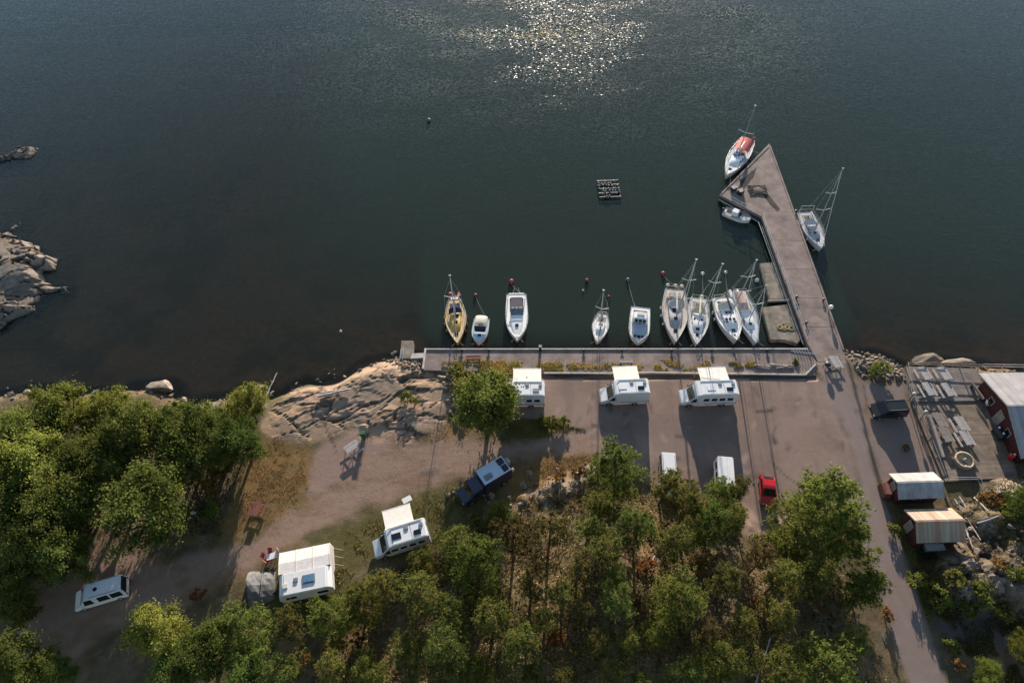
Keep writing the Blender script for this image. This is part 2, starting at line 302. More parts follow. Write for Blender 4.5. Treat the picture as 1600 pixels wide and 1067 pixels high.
qS = sdist(Z['rrock'], X, Y); Hh += smooth((qS+.5)/3)*(1.2+3.4*(fbm(X, Y, 7, 5, 51)-.3)+1.5*np.abs(fbm(X*.8+Y*.6, Y-X*.5, 3.2, 4, 52)-.5)*2+1.1*(fbm(X, Y, 1.6, 4, 53)-.5))
gS = sdist(Z['ridge'], X, Y); Hh += smooth(gS/1.5)*(.3+1.6*(fbm(X, Y, 2.2, 4, 61)-.4))
rdS = np.maximum.reduce([sdist(Z[k], X, Y) for k in ('road', 'yard', 'lot', 'track', 'pad')])
Hh = np.where((sS > 0), Hh + .10*(fbm(X, Y, 1.6, 4, 71)-.5)*(1-smooth(rdS/1.0)), Hh)
Hh = np.where(sQ > -.2, np.minimum(Hh, -.35), Hh)
pierS = sdist(poly([(1255, 535), (1262, 545), (1276, 560), (1322, 560), (1316, 535)]), X, Y)
Hh = np.where(pierS > 0, np.minimum(Hh, -.25), Hh)
def slabs(X, Y, pts, n, seed, ang=.5, asp=1.9, z=0.0, P=None):
    P = poly(pts, z) if P is None else P; rg = np.random.default_rng(seed); sx = rg.uniform(P[:, 0].min()-2, P[:, 0].max()+2, n); sy = rg.uniform(P[:, 1].min()-2, P[:, 1].max()+2, n); c, s_ = math.cos(ang), math.sin(ang); d1 = np.full(X.shape, 1e9); d2 = d1.copy(); id_ = np.zeros(X.shape, int)
    wx_ = X+(fbm(X, Y, 2.5, 3, seed)-.5)*1.6; wy_ = Y+(fbm(X, Y, 2.5, 3, seed+7)-.5)*1.6
    for k in range(n):
        a, b = wx_-sx[k], wy_-sy[k]; d = np.hypot((a*c+b*s_)/asp, (-a*s_+b*c)); m = d < d1; d2 = np.where(m, d1, np.minimum(d2, d)); id_ = np.where(m, k, id_); d1 = np.where(m, d, d1)
    hv, tx, ty, cv = rg.uniform(0, 1, n), rg.normal(size=n), rg.normal(size=n), rg.uniform(0, 1, n); return hv[id_]+.12*(tx[id_]*(X-sx[id_])+ty[id_]*(Y-sy[id_])), d2-d1, cv[id_]
rkH, rkE, rkC = slabs(X, Y, [(405, 560), (712, 560), (712, 700), (405, 700)], 52, 5, .3, 2.3); rrH, rrE, rrC = slabs(X, Y, [(1445, 750), (1800, 750), (1800, 950), (1445, 950)], 120, 6, -.7)
Hh = Hh+smooth((rS+.5)/2)*(.30*np.clip(rkH, -.3, 1.3)-.12-.2*smooth((.11-rkE)/.10))+smooth((qS+.3)/1.5)*(1.0*np.clip(rrH, -.3, 1.3)-.4-.35*smooth((.2-rrE)/.18))
def hz(x, y):
    i = int(np.clip(np.searchsorted(GX, x)-1, 0, len(GX)-2)); j = int(np.clip(np.searchsorted(GY, y)-1, 0, len(GY)-2))
    u = (x-GX[i])/(GX[i+1]-GX[i]); v = (y-GY[j])/(GY[j+1]-GY[j])
    return float((Hh[j, i]*(1-u)+Hh[j, i+1]*u)*(1-v)+(Hh[j+1, i]*(1-u)+Hh[j+1, i+1]*u)*v)
def gat(px, py, up=0.0):
    """the ground point whose height-up copy is seen at this spot"""
    z = 0.0
    for _ in range(6):
        p = at(px, py, z+up); z = hz(p[0], p[1])
    return np.array([p[0], p[1], z])
C = np.zeros(X.shape+(4,)); n1 = fbm(X, Y, 3, 5, 81); n2 = fbm(X, Y, 9, 4, 82); n3 = fbm(X, Y, 1.2, 3, 83)
def lay(w, col, rough):
    w = np.clip(w, 0, 1)[..., None]; c = np.empty(X.shape+(4,)); c[..., :3] = col; c[..., 3] = rough
    C[...] = C*(1-w)+c*w
def wz(n, soft=1.2, amp=1.6): return smooth((sdist(Z[n], X, Y)+(n1-.5)*amp*2)/soft+.5)
C[...] = (.14, .10, .058, 1.0)
lay(smooth((n2-.45)*6)*.55, (.11, .09, .035), 1.0)
lay(smooth((n1-.58)*9)*.8, (.21, .13, .065), 1.0)
lay(smooth((n3-.62)*9)*.5, (.20, .16, .12), .9); lay(smooth((fbm(X, Y, .9, 3, 95)-.5)*9)*.6, (.07, .058, .03), 1.0); lay(smooth((fbm(X, Y, 20, 3, 96)-.5)*6)*.45, (.06, .062, .026), 1.0)
for nme in ('dry', 'dry2', 'dry3'): lay(wz(nme, 2)*.9, (.20, .12, .045), .9)
lay(wz('dry', 2)*smooth((n3-.5)*6)*.5, (.12, .095, .04), .8)
lay(wz('green', 2)*.8*smooth((n2-.25)*4), (.085, .078, .026), .9); lay(wz('green2', 1.5)*.85*smooth((n1-.3)*5), (.11, .11, .03), .9)
lay(wz('rgrass', 2)*.9, (.05, .05, .02), 1.0)
lay(wz('pad', 1.5, 1.5), (.25, .17, .135), .5)
lay(wz('track', 1.6, 1.5), (.25, .17, .125), .65)
lay(wz('track', 1.6, .5)*smooth((fbm(X, Y*2.2, 4, 4, 90)-.55)*7)*.5, (.17, .10, .055), .9)
lay(wz('yard', 1.0, .7), (.215, .152, .12), .36); lay(wz('yard', 1., .5)*smooth((n2-.45)*7)*.6, (.25, .175, .145), .35)
lay(wz('yard', 1., .5)*smooth((n1-.6)*9)*.5, (.16, .12, .105), .4)
lay(wz('yard', 1., .5)*smooth((fbm(X, Y, 11, 4, 92)-.5)*6)*.55, (.285, .20, .16), .35); lay(wz('yard', 1., .5)*smooth((fbm(X, Y, 6, 4, 93)-.56)*8)*.5, (.15, .115, .10), .35); lay(wz('yard', 1., .5)*smooth((fbm(X*2.5, Y*.5, 3, 4, 94)-.55)*8)*.35, (.15, .11, .095), .4)
lay(wz('lot', 1.2, 1.0), (.20, .15, .13), .35); lay(wz('lot', 1.2, 1.)*smooth((n1-.5)*7)*.55, (.22, .145, .10), .5)
lay(wz('rpath', 1.5, 1.2)*.8, (.10, .085, .075), .6)
lay(wz('road', .6, .35), (.195, .148, .128), .22); lay(wz('road', .6, .3)*smooth((n2-.5)*7)*.5, (.225, .175, .155), .2)
def stroke(pts, w, col, a, rough=.3):
    P = poly(pts); d = np.full(X.shape, 1e9)
    for p, q in zip(P[:-1], P[1:]):
        e = q-p; t_ = np.clip(((X-p[0])*e[0]+(Y-p[1])*e[1])/(e@e), 0, 1); d = np.minimum(d, np.hypot(X-p[0]-t_*e[0], Y-p[1]-t_*e[1]))
    lay(smooth((w-d+(n3-.5)*w)/w)*a, col, rough)
for pts in ([(1320, 552), (1344, 642), (1364, 720), (1392, 800)], [(1349, 600), (1356, 640)]): stroke(pts, .28, (.075, .055, .048), .8)
for pts in ([(1205, 722), (1226, 742), (1247, 758)],): stroke(pts, .16, (.07, .055, .05), .8)
stroke([(1207, 680), (1209, 690)], .5, (.05, .04, .036), .9)
for dx in (0, 14): stroke([(930+dx, 690), (800+dx, 702), (700, 712+dx*.6), (600, 745+dx*.7), (500, 795+dx), (400, 850+dx), (320, 885+dx)], .35, (.27, .185, .15), .45, .4)
for pts in ([(1285, 600), (1320, 690), (1335, 760), (1350, 830), (1420, 980)], [(1303, 600), (1338, 690), (1352, 760), (1375, 830), (1440, 980)]): stroke(pts, .4, (.235, .185, .165), .35, .2)
for k in range(44):
    px_, py_ = random.uniform(860, 1330), random.uniform(600, 740); stroke([(px_, py_), (px_+random.uniform(-8, 8), py_+random.uniform(-4, 14))], random.uniform(.2, .6), (.10, .075, .065) if k % 3 else (.32, .24, .20), random.uniform(.3, .75))
Cr = np.array([.37, .255, .165]); rc = wz('rock', 1.2, 1.6)
lay(rc, Cr, .7); lay(rc*smooth((rn-.5)*5)*.75, (.35, .225, .16), .7); lay(rc*smooth((fbm(X, Y, 8, 4, 23)-.48)*7)*.6, (.30, .215, .15), .8); lay(rc*smooth((.075-facet)/.06)*.8, (.075, .06, .045), .9); lay(rc*smooth((n3-.60)*8)*.6, (.17, .13, .09), .9)
rcz = rc*.8; lay(rcz*smooth((rkC-.55)*5)*.6, (.42, .29, .195), .75); lay(rcz*smooth((.35-rkC)*5)*.6, (.25, .195, .15), .8); lay(rc*smooth((.09-rkE)/.07)*.85, (.05, .038, .03), .9)
for k in range(8):
    px_, py_ = random.uniform(430, 690), random.uniform(575, 685); a_ = random.choice((-.35, -.3, .5, .6, 1.2)); l_ = random.uniform(15, 55); P_ = [(px_+(q-1.5)*l_*math.cos(a_)*.5+random.uniform(-3, 3), py_+(q-1.5)*l_*math.sin(a_)*.5+random.uniform(-2, 2)) for q in range(4)]
    stroke(P_, .22, (.06, .045, .035), .8*1.0, .9)
lay((1-smooth((sdist(Z['rock'], X, Y)+2)/1.0))*0, (0, 0, 0), 1)
q_ = smooth((qS+(n1-.5)*3)/1.5); lay(q_, (.165, .135, .108), 1.0); lay(q_*smooth((rrC-.5)*5)*.6, (.23, .185, .145), 1.0); lay(q_*smooth((.2-rrE)/.15)*.85, (.04, .034, .028), 1.0); lay(q_*smooth((n2-.5)*7)*.8, (.16, .11, .05), 1.0); lay(q_*smooth((n1-.6)*9)*.8, (.08, .07, .05), 1.0); lay(q_*smooth((.12-facet)/.09)*.85, (.05, .042, .034), 1.0); lay(q_*smooth((fbm(X, Y, 2.0, 4, 91)-.55)*8)*.6, (.30, .245, .19), 1.0)
lay(smooth((gS+(n3-.5)*2)/1.0)*smooth((n3-.4)*6), (.33, .26, .19), .8)
lay(wz('stones', 1, .5), (.13, .105, .08), 1.0)
wet = smooth((.5-sS)/1.6)
lay(wet*(sS > -1.5)*.9*(np.abs(X-17) > 28), (.055, .042, .03), 1.0)
lay(smooth((-sS-.2)/1.5), (.36, .235, .15), 1.0); lay(smooth((-sS-1)/1.5)*smooth((fbm(X, Y, 7, 4, 15)-.45)*6)*.75, (.19, .14, .07), 1.0)
C = np.clip(C, 0, 1)
# faces by zone: every zone of the terrain is an object of its own
mx_, my_ = (X[:-1, :-1]+X[1:, 1:])/2, (Y[:-1, :-1]+Y[1:, 1:])/2
zid = np.zeros(mx_.shape, int); jit = (n1[:-1, :-1]-.5)*1.5
for k, (n, lst) in enumerate([('track', ('track', 'pad')), ('gravel_yard', ('yard', 'lot')), ('road', ('road',)), ('rock_outcrop', ('rock',)), ('rock_slope', ('rrock',))]):
    for z_ in lst: zid[sdist(Z[z_], mx_, my_)+jit*(n != 'road') > 0] = k+1
zid[sS[:-1, :-1] < 0] = 6
gy, gx = np.gradient(Hh, GY, GX); NR = np.stack([-gx, -gy, np.ones_like(gx)], -1); NR /= np.linalg.norm(NR, axis=-1, keepdims=True)
idx = np.arange(X.size).reshape(X.shape); Q = np.stack([idx[:-1, :-1], idx[:-1, 1:], idx[1:, 1:], idx[1:, :-1]], -1)
PV = np.stack([X, Y, Hh], -1).reshape(-1, 3); CV = C.reshape(-1, 4); NV = NR.reshape(-1, 3); gm = groundmat()
for k, n in enumerate(('ground', 'gravel_track', 'gravel_yard', 'road', 'rock_outcrop', 'rock_slope', 'seabed')):
    q = Q[zid == k]
    if not len(q): continue
    u, inv = np.unique(q, return_inverse=True)
    fl_ = n in ('rock_outcrop', 'rock_slope'); me = npmesh(n, PV[u], inv.reshape(-1, 4), gm, CV[u], not fl_)
    if not fl_: me.normals_split_custom_set_from_vertices(NV[u].tolist())
    mobj(n, me)['kind'] = 'structure'
# ------------------------------------------------------------------ water
wx = axis(-900, -75, 75, 900, 1.0, 1.25); wy = axis(30, 44, 75, 1500, .8, 1.2); WX, WY = np.meshgrid(wx, wy)
di = np.clip(np.searchsorted(GX, WX)-1, 0, len(GX)-1); dj = np.clip(np.searchsorted(GY, WY)-1, 0, len(GY)-1)
dep = np.clip(WL-Hh[dj, di], 0, 9); vis = np.exp(-dep*.32)[..., None]*np.ones(3)
wi = np.arange(WX.size).reshape(WX.shape); wq = np.stack([wi[:-1, :-1], wi[:-1, 1:], wi[1:, 1:], wi[1:, :-1]], -1).reshape(-1, 4)
mobj('water', npmesh('water', np.stack([WX, WY, np.full(WX.shape, WL)], -1).reshape(-1, 3), wq, watermat(), vis.reshape(-1, 3), True))['kind'] = 'structure'
# ------------------------------------------------------------------ pier and quay
def flat(pts, z): return [tuple(at(x, y, z)[:2]) for x, y in pts]
t = thing('pier', 'long pinkish concrete pier with arrow shaped head running out from the shore', 'pier')
PIER = [(1202, 224), (1320, 549), (1322, 566), (1278, 566), (1262, 538), (1190, 339), (1124, 305)]
MB().prism(flat(PIER, -.03), -3.2, -.03).build('pier_deck', M['conc'], t, bev=.06)
def rail_edge(mb, pts, z, w, h, inset=0):
    pts = [Vector((*at(x, y, z)[:2], z)) for x, y in pts]
    for a, b in zip(pts[:-1], pts[1:]):
        d = (b-a); c = (a+b)/2; mb.box((c.x, c.y, z+h/2), (d.length, w, h), math.atan2(d.y, d.x))
mb = MB(); rail_edge(mb, [(1203, 228), (1318, 547)], -.026, .25, .08); mb.build('kerb', M['conc'], t)
mb = MB(); rail_edge(mb, [(1127, 303), (1200, 230)], -.026, .25, .08); mb.build('kerb', M['conc'], t)
a, b = at(1203, 352, 0), at(1264, 528, 0)
for k in range(13): # rubber fenders on the boat side
    pass
mb = MB()
for i in range(5): # expansion joints of the deck
    y0 = 330+i*45; p, q = at(1197+(y0-338)*.36, y0, -.035), at(1239+(y0-330)*.36, y0+1, -.035); MB().cyl(p, q, .025, n=4).build('joint', M['dark'], t)
# pipe and rail along the boat side
def fence(name, label, pts, h, m, rails=(1., .55), every=2.2, r=.035, z0=0, cat='railing'):
    t = thing(name, label, cat); P = [np.array([*at(x, y, z0)[:2], z0]) for x, y in pts]
    o = P[0].copy(); rl = [MB() for _ in rails]
    for a, b in zip(P[:-1], P[1:]):
        n = max(1, int(np.linalg.norm(b-a)/every))
        for i in range(n+1):
            p = a+(b-a)*i/n; MB().cyl(p, p+[0, 0, h], r*1.2, n=6).build('post', m, t)
        for k, f in enumerate(rails): rl[k].cyl(a+[0, 0, h*f], b+[0, 0, h*f], r, n=6)
    for k in rl: k.build('rail', m, t)
    return t
fence('railing', 'thin pale pipe railing along the boat side of the pier', [(1126, 307), (1189, 341), (1261, 534)], 1.0, M['alu'], (1., .5), 2.6)
t = thing('walkway', 'dark narrow pipe walkway hung along the boat side of the pier', 'walkway')
mb = MB(); q = flat([(1124, 309), (1187, 346), (1257, 538), (1263, 536), (1190, 340), (1126, 304)], -.45); mb.prism(q, -.6, -.45); mb.build('tread', M['dark'], t)
mb = MB(); mb.path([at(1124, 312, -.4), at(1185, 347, -.4), at(1255, 538, -.4)], .07); mb.build('pipe', M['alu'], t)
wet_m = pm('wet_concrete', (.09, .07, .062), .95, var=.3, sc=.8, spec=.1)
MB().prism(flat([(1150, 303), (1158, 282), (1182, 262), (1178, 276), (1163, 296), (1158, 308)], -.03), -.029, -.024).build('wet_patch', wet_m, t); MB().prism(flat([(1192, 304), (1200, 303), (1219, 327), (1215, 331), (1203, 320)], -.03), -.029, -.024).build('wet_patch', wet_m, t)
t = thing('net_pile', 'low pile of brown fishing net in the middle of the pier head', 'net', at(1184, 298, 0)); rp_ = random.Random(5)
mb = MB(); [mb.path([(rp_.uniform(-1.6, 1.6), rp_.uniform(-1.2, 1.2), rp_.uniform(.03, .16)) for _ in range(6)], .05, 5) for _ in range(16)]; mb.build('netting', pm('brown_net', (.14, .10, .085), .95), t); MB().ell((0, 0, .1), (1.0, .8, .12), 10, 6).build('core', pm('brown_net', (0, 0, 0)), t)
for px, py, l in [(1146, 297, 'dark crate at the left corner of the pier head'), (1157, 302, 'dark crate on the pier head next to the small motorboat')]:
    t = thing('crate', l, 'crate', at(px, py, 0), .5, 'crates on the pier head'); MB().box((0, 0, .3), (.9, .7, .6)).build('box_body', M['dark'], t, bev=.04); MB().box((0, 0, .63), (.96, .76, .06)).build('lid', M['grey'], t)
t = thing('quay', 'long concrete quay strip in front of the moored boats', 'quay')
MB().prism(flat([(665, 545), (1262, 545), (1276, 566), (1274, 586), (1100, 584), (850, 583), (661, 578)], 0), -3, 0).build('deck', M['conc'], t)
mb = MB(); rail_edge(mb, [(665, 546), (1262, 545.5)], .003, .2, .14); mb.build('edge_beam', M['edge'], t, bev=.02)
mb = MB(); rail_edge(mb, [(665, 545), (661, 577)], .003, .26, .18); mb.build('edge_beam', M['edge'], t, bev=.02)
mb = MB(); rail_edge(mb, [(850, 583.5), (936, 584), (1020, 583), (1100, 584), (1258, 586.5)], .003, .2, .22); rail_edge(mb, [(1258, 586.5), (1274, 570)], .003, .2, .22); mb.build('timber_kerb', M['edge'], t, bev=.02)
t = thing('jetty', 'small pale L shaped concrete landing at the left end of the quay', 'jetty')
mb = MB(); mb.prism(flat([(627, 532), (646, 532), (645, 560), (625, 560)], -.1), -2.2, -.1); mb.build('landing', M['conc2'], t, bev=.04)
mb = MB(); mb.prism(flat([(644, 552), (663, 551), (662, 559), (641, 560)], -.05), -1.6, -.06); mb.build('gangway', M['edge'], t, bev=.03)
for s in (0, 1):
    mb = MB(); mb.path([at(626+s*4, 546, -.1), at(626+s*4, 546, .7), at(625+s*4, 562, .7), at(625+s*4, 562, -.1)], .03); mb.build('handrail', M['steel'], t)
for pts, lab in (([(1187, 411), (1211, 409), (1229, 467), (1202, 468)], 'outer worn concrete float moored beside the pier'),
                 ([(1189, 480), (1238, 474), (1254, 528), (1246, 537), (1226, 531), (1204, 531)], 'broader inner concrete float beside the pier with coiled gear on it')):
    t = thing('concrete_float', lab, 'float'); q = flat(pts, -.55)
    MB().prism(q, -1.6, -.55).build('float_body', M['conc2'], t, bev=.08)
    if 'coiled' in lab:
        mb = MB()
        for k in range(9):
            p = at(1222+random.uniform(-5, 20), 512+random.uniform(-4, 12), -.5)
            for a in range(10): mb.cyl(p+[.35*math.cos(a*.63), .35*math.sin(a*.63), 0], p+[.35*math.cos(a*.63+.63), .35*math.sin(a*.63+.63), 0], .05, n=5, cap=False)
        mb.build('rope_coil', pm('ochre_rope', (.4, .29, .13), .9), t)
    else:
        MB().box(at(1218, 470, -.6)+[0, 0, 0], (3.4, .3, .35)).build('end_beam', M['wood'], t)
# mussel raft: frame with rows of floats
t = thing('raft', 'dark floating raft covered with rows of pale floats, alone on open water', 'raft', (*at(951, 297, WL)[:2], WL))
mb = MB()
for i in range(5): mb.box((-1.7+i*.85, 0, .18), (.13, 4.2, .12))
for i in range(5): mb.box((0, -2.05+i*1.02, .3), (3.6, .13, .12))
mb.build('frame', M['dark'], t, bev=0)
fl = MB().ell((0, 0, 0), (.21, .16, .15), 8, 6).build('float', pm('grey_float', (.19, .19, .19), .6, var=.5, sc=1.5), t); k = 0
for i in range(7):
    for j in range(7):
        if random.random() < .34 or (i == 0 and j == 0): continue
        o = fl if k == 0 else fl.copy()
        if k: COL.objects.link(o)
        o.location = (-1.6+i*.53+random.uniform(-.1, .1), -1.9+j*.62+random.uniform(-.1, .1), .36); o.rotation_euler = (0, 0, random.random()*3); k += 1
# bollards, small gear
def bollard(px, py, lab, z=0):
    p = at(px, py, z); t = thing('bollard', lab, 'bollard', p, 0, 'bollards on the quay and pier')
    MB().lathe([(.13, 0), (.12, .28), (.2, .33), (.2, .42), (.08, .45)], n=10).build('post', M['dark'], t)
    MB().cyl((-.26, 0, .24), (.26, 0, .24), .045).build('cross_pin', M['dark'], t)
for px, py, l in [(722, 549, 'dark bollard at quay edge in front of the yellow sailboat'), (764, 549, 'dark bollard at quay edge right of the small canopy boat'), (912, 549, 'dark bollard at quay edge left of the smallest sailboat'),
                  (972, 549, 'dark bollard at quay edge left of the cabin boat'), (1049, 549, 'dark bollard at quay edge in front of the beige decked ketch'), (1112, 549, 'dark bollard at quay edge before the two close sailboats'), (1198, 549, 'dark bollard at quay edge nearest the concrete floats'),
                  (1244, 466, 'dark bollard on the pier beside the seam between the two floats'), (1259, 506, 'dark bollard on the pier beside the inner float'), (1286, 470, 'dark bollard on the pier near the white lamp post'), (1243, 332, 'dark bollard on the pier beside the sailboat moored on the right')]:
    bollard(px, py, l, 0.003)
t = thing('power_post', 'dark service post standing on the quay right of the motor cruiser', 'post', at(844, 548, .01)); MB().box((0, 0, .5), (.35, .35, 1.0), 0, .1).build('cabinet', M['dark'], t, bev=.03); MB().box((0, 0, 1.04), (.42, .42, .08)).build('cap', M['grey'], t)
t = thing('lamp_post', 'white round topped post standing on the right edge of the pier', 'lamp', at(1294, 488, .0)); MB().cyl((0, 0, 0), (0, 0, .9), .09).build('pole', M['alu'], t); MB().ell((0, 0, 1.15), (.32, .32, .32), 14, 10).build('globe', M['van'], t)
t = thing('bike_rack', 'steel rack of parallel bars on the quay corner by the pier', 'rack', at(1257, 553, .01), R(-3))
mb = MB()
for i in range(8): x = -1.3+i*.38; mb.path([(x, -.5, 0), (x-.1, -.45, .5), (x-.35, .45, .5), (x-.45, .5, 0)], .03, 5)
mb.build('bar', M['steel'], t); MB().cyl((-1.7, .4, .06), (1.3, -.0, .06), .04).build('base_rail', M['steel'], t)
def bench(px, py, rz, L, m, lab, name='bench', z=0.003, group=None):
    t = thing(name, lab, 'bench', (*at(px, py, z)[:2], z), rz, group)
    mb = MB(); [mb.box((0, -.14+i*.15, .45), (L, .12, .05)) for i in range(3)]; mb.build('seat', m, t)
    mb = MB(); [mb.box((0, .26+.03*i, .62+i*.16), (L, .04, .13)) for i in range(2)]; mb.build('backrest', m, t)
    for s in (-1, 1): MB().box((s*L*.4, .02, .215), (.08, .5, .42)).build('leg', M['dark'], t)
    return t
bench(740, 564, 0, 2.0, M['redwood'], 'red brown bench on the quay behind the yellow sailboat')
bench(978, 569, R(-3), 1.8, M['pale'], 'pale bench on the planted strip above the plain sided motorhome')
# driftwood and planks
def log(p, q, r, lab, m=None, name='log', cat='log', group=None):
    p, q = np.array(p, float), np.array(q, float); c = (p+q)/2; o = thing(name, lab, cat, c, 0, group); d = q-p; n = 5; mb = MB(); side = np.array([-d[1], d[0], 0])/np.linalg.norm(d)
    pts = [-d/2+d*i/n+side*random.uniform(-.06, .06)*(0 < i < n) for i in range(n+1)]
    for i in range(n): mb.cyl(pts[i], pts[i+1], r*(1-.35*i/n), r*(1-.35*(i+1)/n), 7)
    mb.build('trunk', m or M['pale'], o)
    k = pts[3]; MB().cyl(k, k+side*r*3.5+d*.04+[0, 0, r*1.6], r*.35, r*.15, 5).build('branch_stub', m or M['pale'], o); return o
def gz(px, py, up): p = gat(px, py); return p+[0, 0, up]
log(gz(416, 622, .2), gz(436, 588, .9), .11, 'straight bleached pole leaning out over the water left of the rock')
log(gz(498, 622, .35), gz(548, 610, .35), .17, 'long bleached driftwood log on the pale rock'); log(gz(503, 616, .3), gz(536, 611, .3), .13, 'shorter driftwood log lying beside the long one on the rock')
log(gz(510, 578, .25), gz(524, 588, .3), .2, 'short grey stump of drift wood at the rock waterline'); log(gz(598, 579, .25), gz(618, 583, .3), .1, 'thin dark plank on the top of the pale rock', M['wood'])
for a, b, l in [((1178, 571), (1205, 573), 'weathered dark log nearest the motorhomes on the quay strip'), ((1203, 569), (1232, 572), 'bleached log in the middle of the quay strip'), ((1212, 576), (1222, 574), 'stubby short log on the quay strip gravel'), ((1226, 573), (1240, 571), 'short dark log beside the round bush on the quay')]:
    log(at(*a, .15), at(*b, .15), .14, l, M['pale'] if 'bleach' in l else M['wood'])
# ------------------------------------------------------------------ buoys
def buoy(px, py, r, m, lab, pole=0):
    r *= .82; t = thing('mooring_buoy', lab, 'buoy', (*at(px, py, WL+.2)[:2], WL), 0, 'mooring buoys')
    MB().ell((0, 0, r*.55), (r, r, r), 14, 10).build('ball', m, t); MB().cyl((0, 0, r*1.5), (0, 0, r*1.5+.16+pole), .05, n=7).build('eye', M['steel'], t)
    return t
rb = pm('red_buoy', (.28, .02, .035), .4, var=.15); wb = pm('white_buoy', (.62, .6, .58), .4); db = pm('dark_buoy', (.09, .1, .1), .5)
for a in [(670, 188, .42, db, 'lone dark buoy far out on the open water'), (743, 461, .34, rb, 'red buoy behind the small canopy motorboat'), (799, 440, .46, rb, 'large red buoy behind the motor cruiser'),
          (917, 438, .36, rb, 'red buoy left behind the smallest sailboat'), (911, 453, .18, wb, 'tiny white float left of the smallest sailboat'), (951, 463, .26, rb, 'red buoy right behind the smallest sailboat'),
          (981, 437, .36, db, 'dark buoy on a long line behind the cabin boat'), (1036, 427, .38, rb, 'red buoy behind the beige decked ketch'), (1098, 427, .32, wb, 'white buoy left behind the sailboat with cream sail cover'),
          (1134, 425, .3, wb, 'white buoy behind the broad sailboat with dark windows'), (1183, 438, .38, wb, 'white buoy beside the outer concrete float'), (532, 517, .22, wb, 'small white float near the shallow left shore'), (703, 460, .4, rb, 'red buoy tight at the stern of the yellow sailboat')]: buoy(*a)
# ------------------------------------------------------------------ boats
def hull_fn(L, B, stern, full=.42, fb=.95, sheer=.28, dr=.45, pw=1.9):
    def hb(t):  # t: 0 stern .. 1 bow
        if t < full: u = t/full; return B/2*(stern+(1-stern)*math.sin(u*math.pi/2))
        u = (t-full)/(1-full); return B/2*max(.012, (1-u**pw))
    def zs(t): return fb*(.92+sheer*(t**2)) if sheer else fb
    return hb, zs, (lambda t: -L/2+L*t)
def make_hull(root, L, B, stern, mh, md, cockpit=None, full=.42, fb=.95, sheer=.28, stripe=None, pw=1.9, n=22, rail=None):
    B *= 1.07; pw *= 1.08
    hb, zs, xx = hull_fn(L, B, stern, full, fb, sheer, pw=pw); T = [i/n for i in range(n+1)]
    rings = []
    for t in T:
        b, z, x = hb(t), zs(t), xx(t); rk = .28*max(0, t-.8)/.2*L*.12; P = []
        for f, h in ((1, 1), (.97, .55), (.86, .12), (.62, -.2), (.02, -.42)): P.append((x+rk*(h-1)*1.0 if t > .8 else x, b*f, z*h if h > 0 else h))
        rings.append(P+[(p[0], -p[1], p[2]) for p in P[::-1]])
    mb = MB(); mb.loft(rings, caps=False, closed=False); mb.add(rings[0], [tuple(range(10))]); mb.build('hull', mh, root)
    mb = MB(); zd = .05; ct = cockpit or (2, 2, 0, 0)
    for a, b in zip(T[:-1], T[1:]):
        ina = ct[0]-1e-6 <= a and b <= ct[1]+1e-6
        za, zb = zs(a)-zd, zs(b)-zd; ya, yb = hb(a)*.985, hb(b)*.985
        if ina:
            wa, wb = min(ct[2], ya*.8), min(ct[2], yb*.8)
            for s in (1, -1): mb.add([(xx(a), s*ya, za), (xx(a), s*wa, za), (xx(b), s*wb, zb), (xx(b), s*yb, zb)], [(0, 1, 2, 3) if s < 0 else (3, 2, 1, 0)])
        else: mb.add([(xx(a), ya, za), (xx(a), -ya, za), (xx(b), -yb, zb), (xx(b), yb, zb)], [(0, 1, 2, 3)])
    mb.build('deck', md, root)
    mb = MB()
    for s in (1, -1): mb.path([(xx(t), s*hb(t)*.985, zs(t)+.0) for t in T], .035, 5)
    mb.build('toe_rail', rail or M['alu'], root)
    if cockpit:
        T2 = [t for t in T if ct[0]-1e-6 <= t <= ct[1]+1e-6]; mb = MB(); d = ct[3]
        for a, b in zip(T2[:-1], T2[1:]):
            wa, wb = min(ct[2], hb(a)*.79), min(ct[2], hb(b)*.79); za = zs(a)-d; zb = zs(b)-d
            mb.add([(xx(a), wa, za), (xx(a), -wa, za), (xx(b), -wb, zb), (xx(b), wb, zb)], [(0, 1, 2, 3)])
            for s in (1, -1): mb.add([(xx(a), s*wa, za), (xx(b), s*wb, zb), (xx(b), s*wb, zs(b)-.03), (xx(a), s*wa, zs(a)-.03)], [(0, 1, 2, 3)])
        for t_ in (T2[0], T2[-1]): w = min(ct[2], hb(t_)*.79); mb.add([(xx(t_), -w, zs(t_)-d), (xx(t_), w, zs(t_)-d), (xx(t_), w, zs(t_)-.03), (xx(t_), -w, zs(t_)-.03)], [(0, 1, 2, 3)])
        mb.build('cockpit_well', M['white'], root)
        for s in (1, -1):
            t0, t1 = T2[0], T2[-1]; w = min(ct[2], hb(t0)*.79); MB().box(((xx(t0)+xx(t1))/2, s*w*.74, zs(t0)-d+.2), ((xx(t1)-xx(t0))*.92, w*.45, .4)).build('cockpit_bench', M['teak'] if not stripe else stripe, root)
    return hb, zs, xx
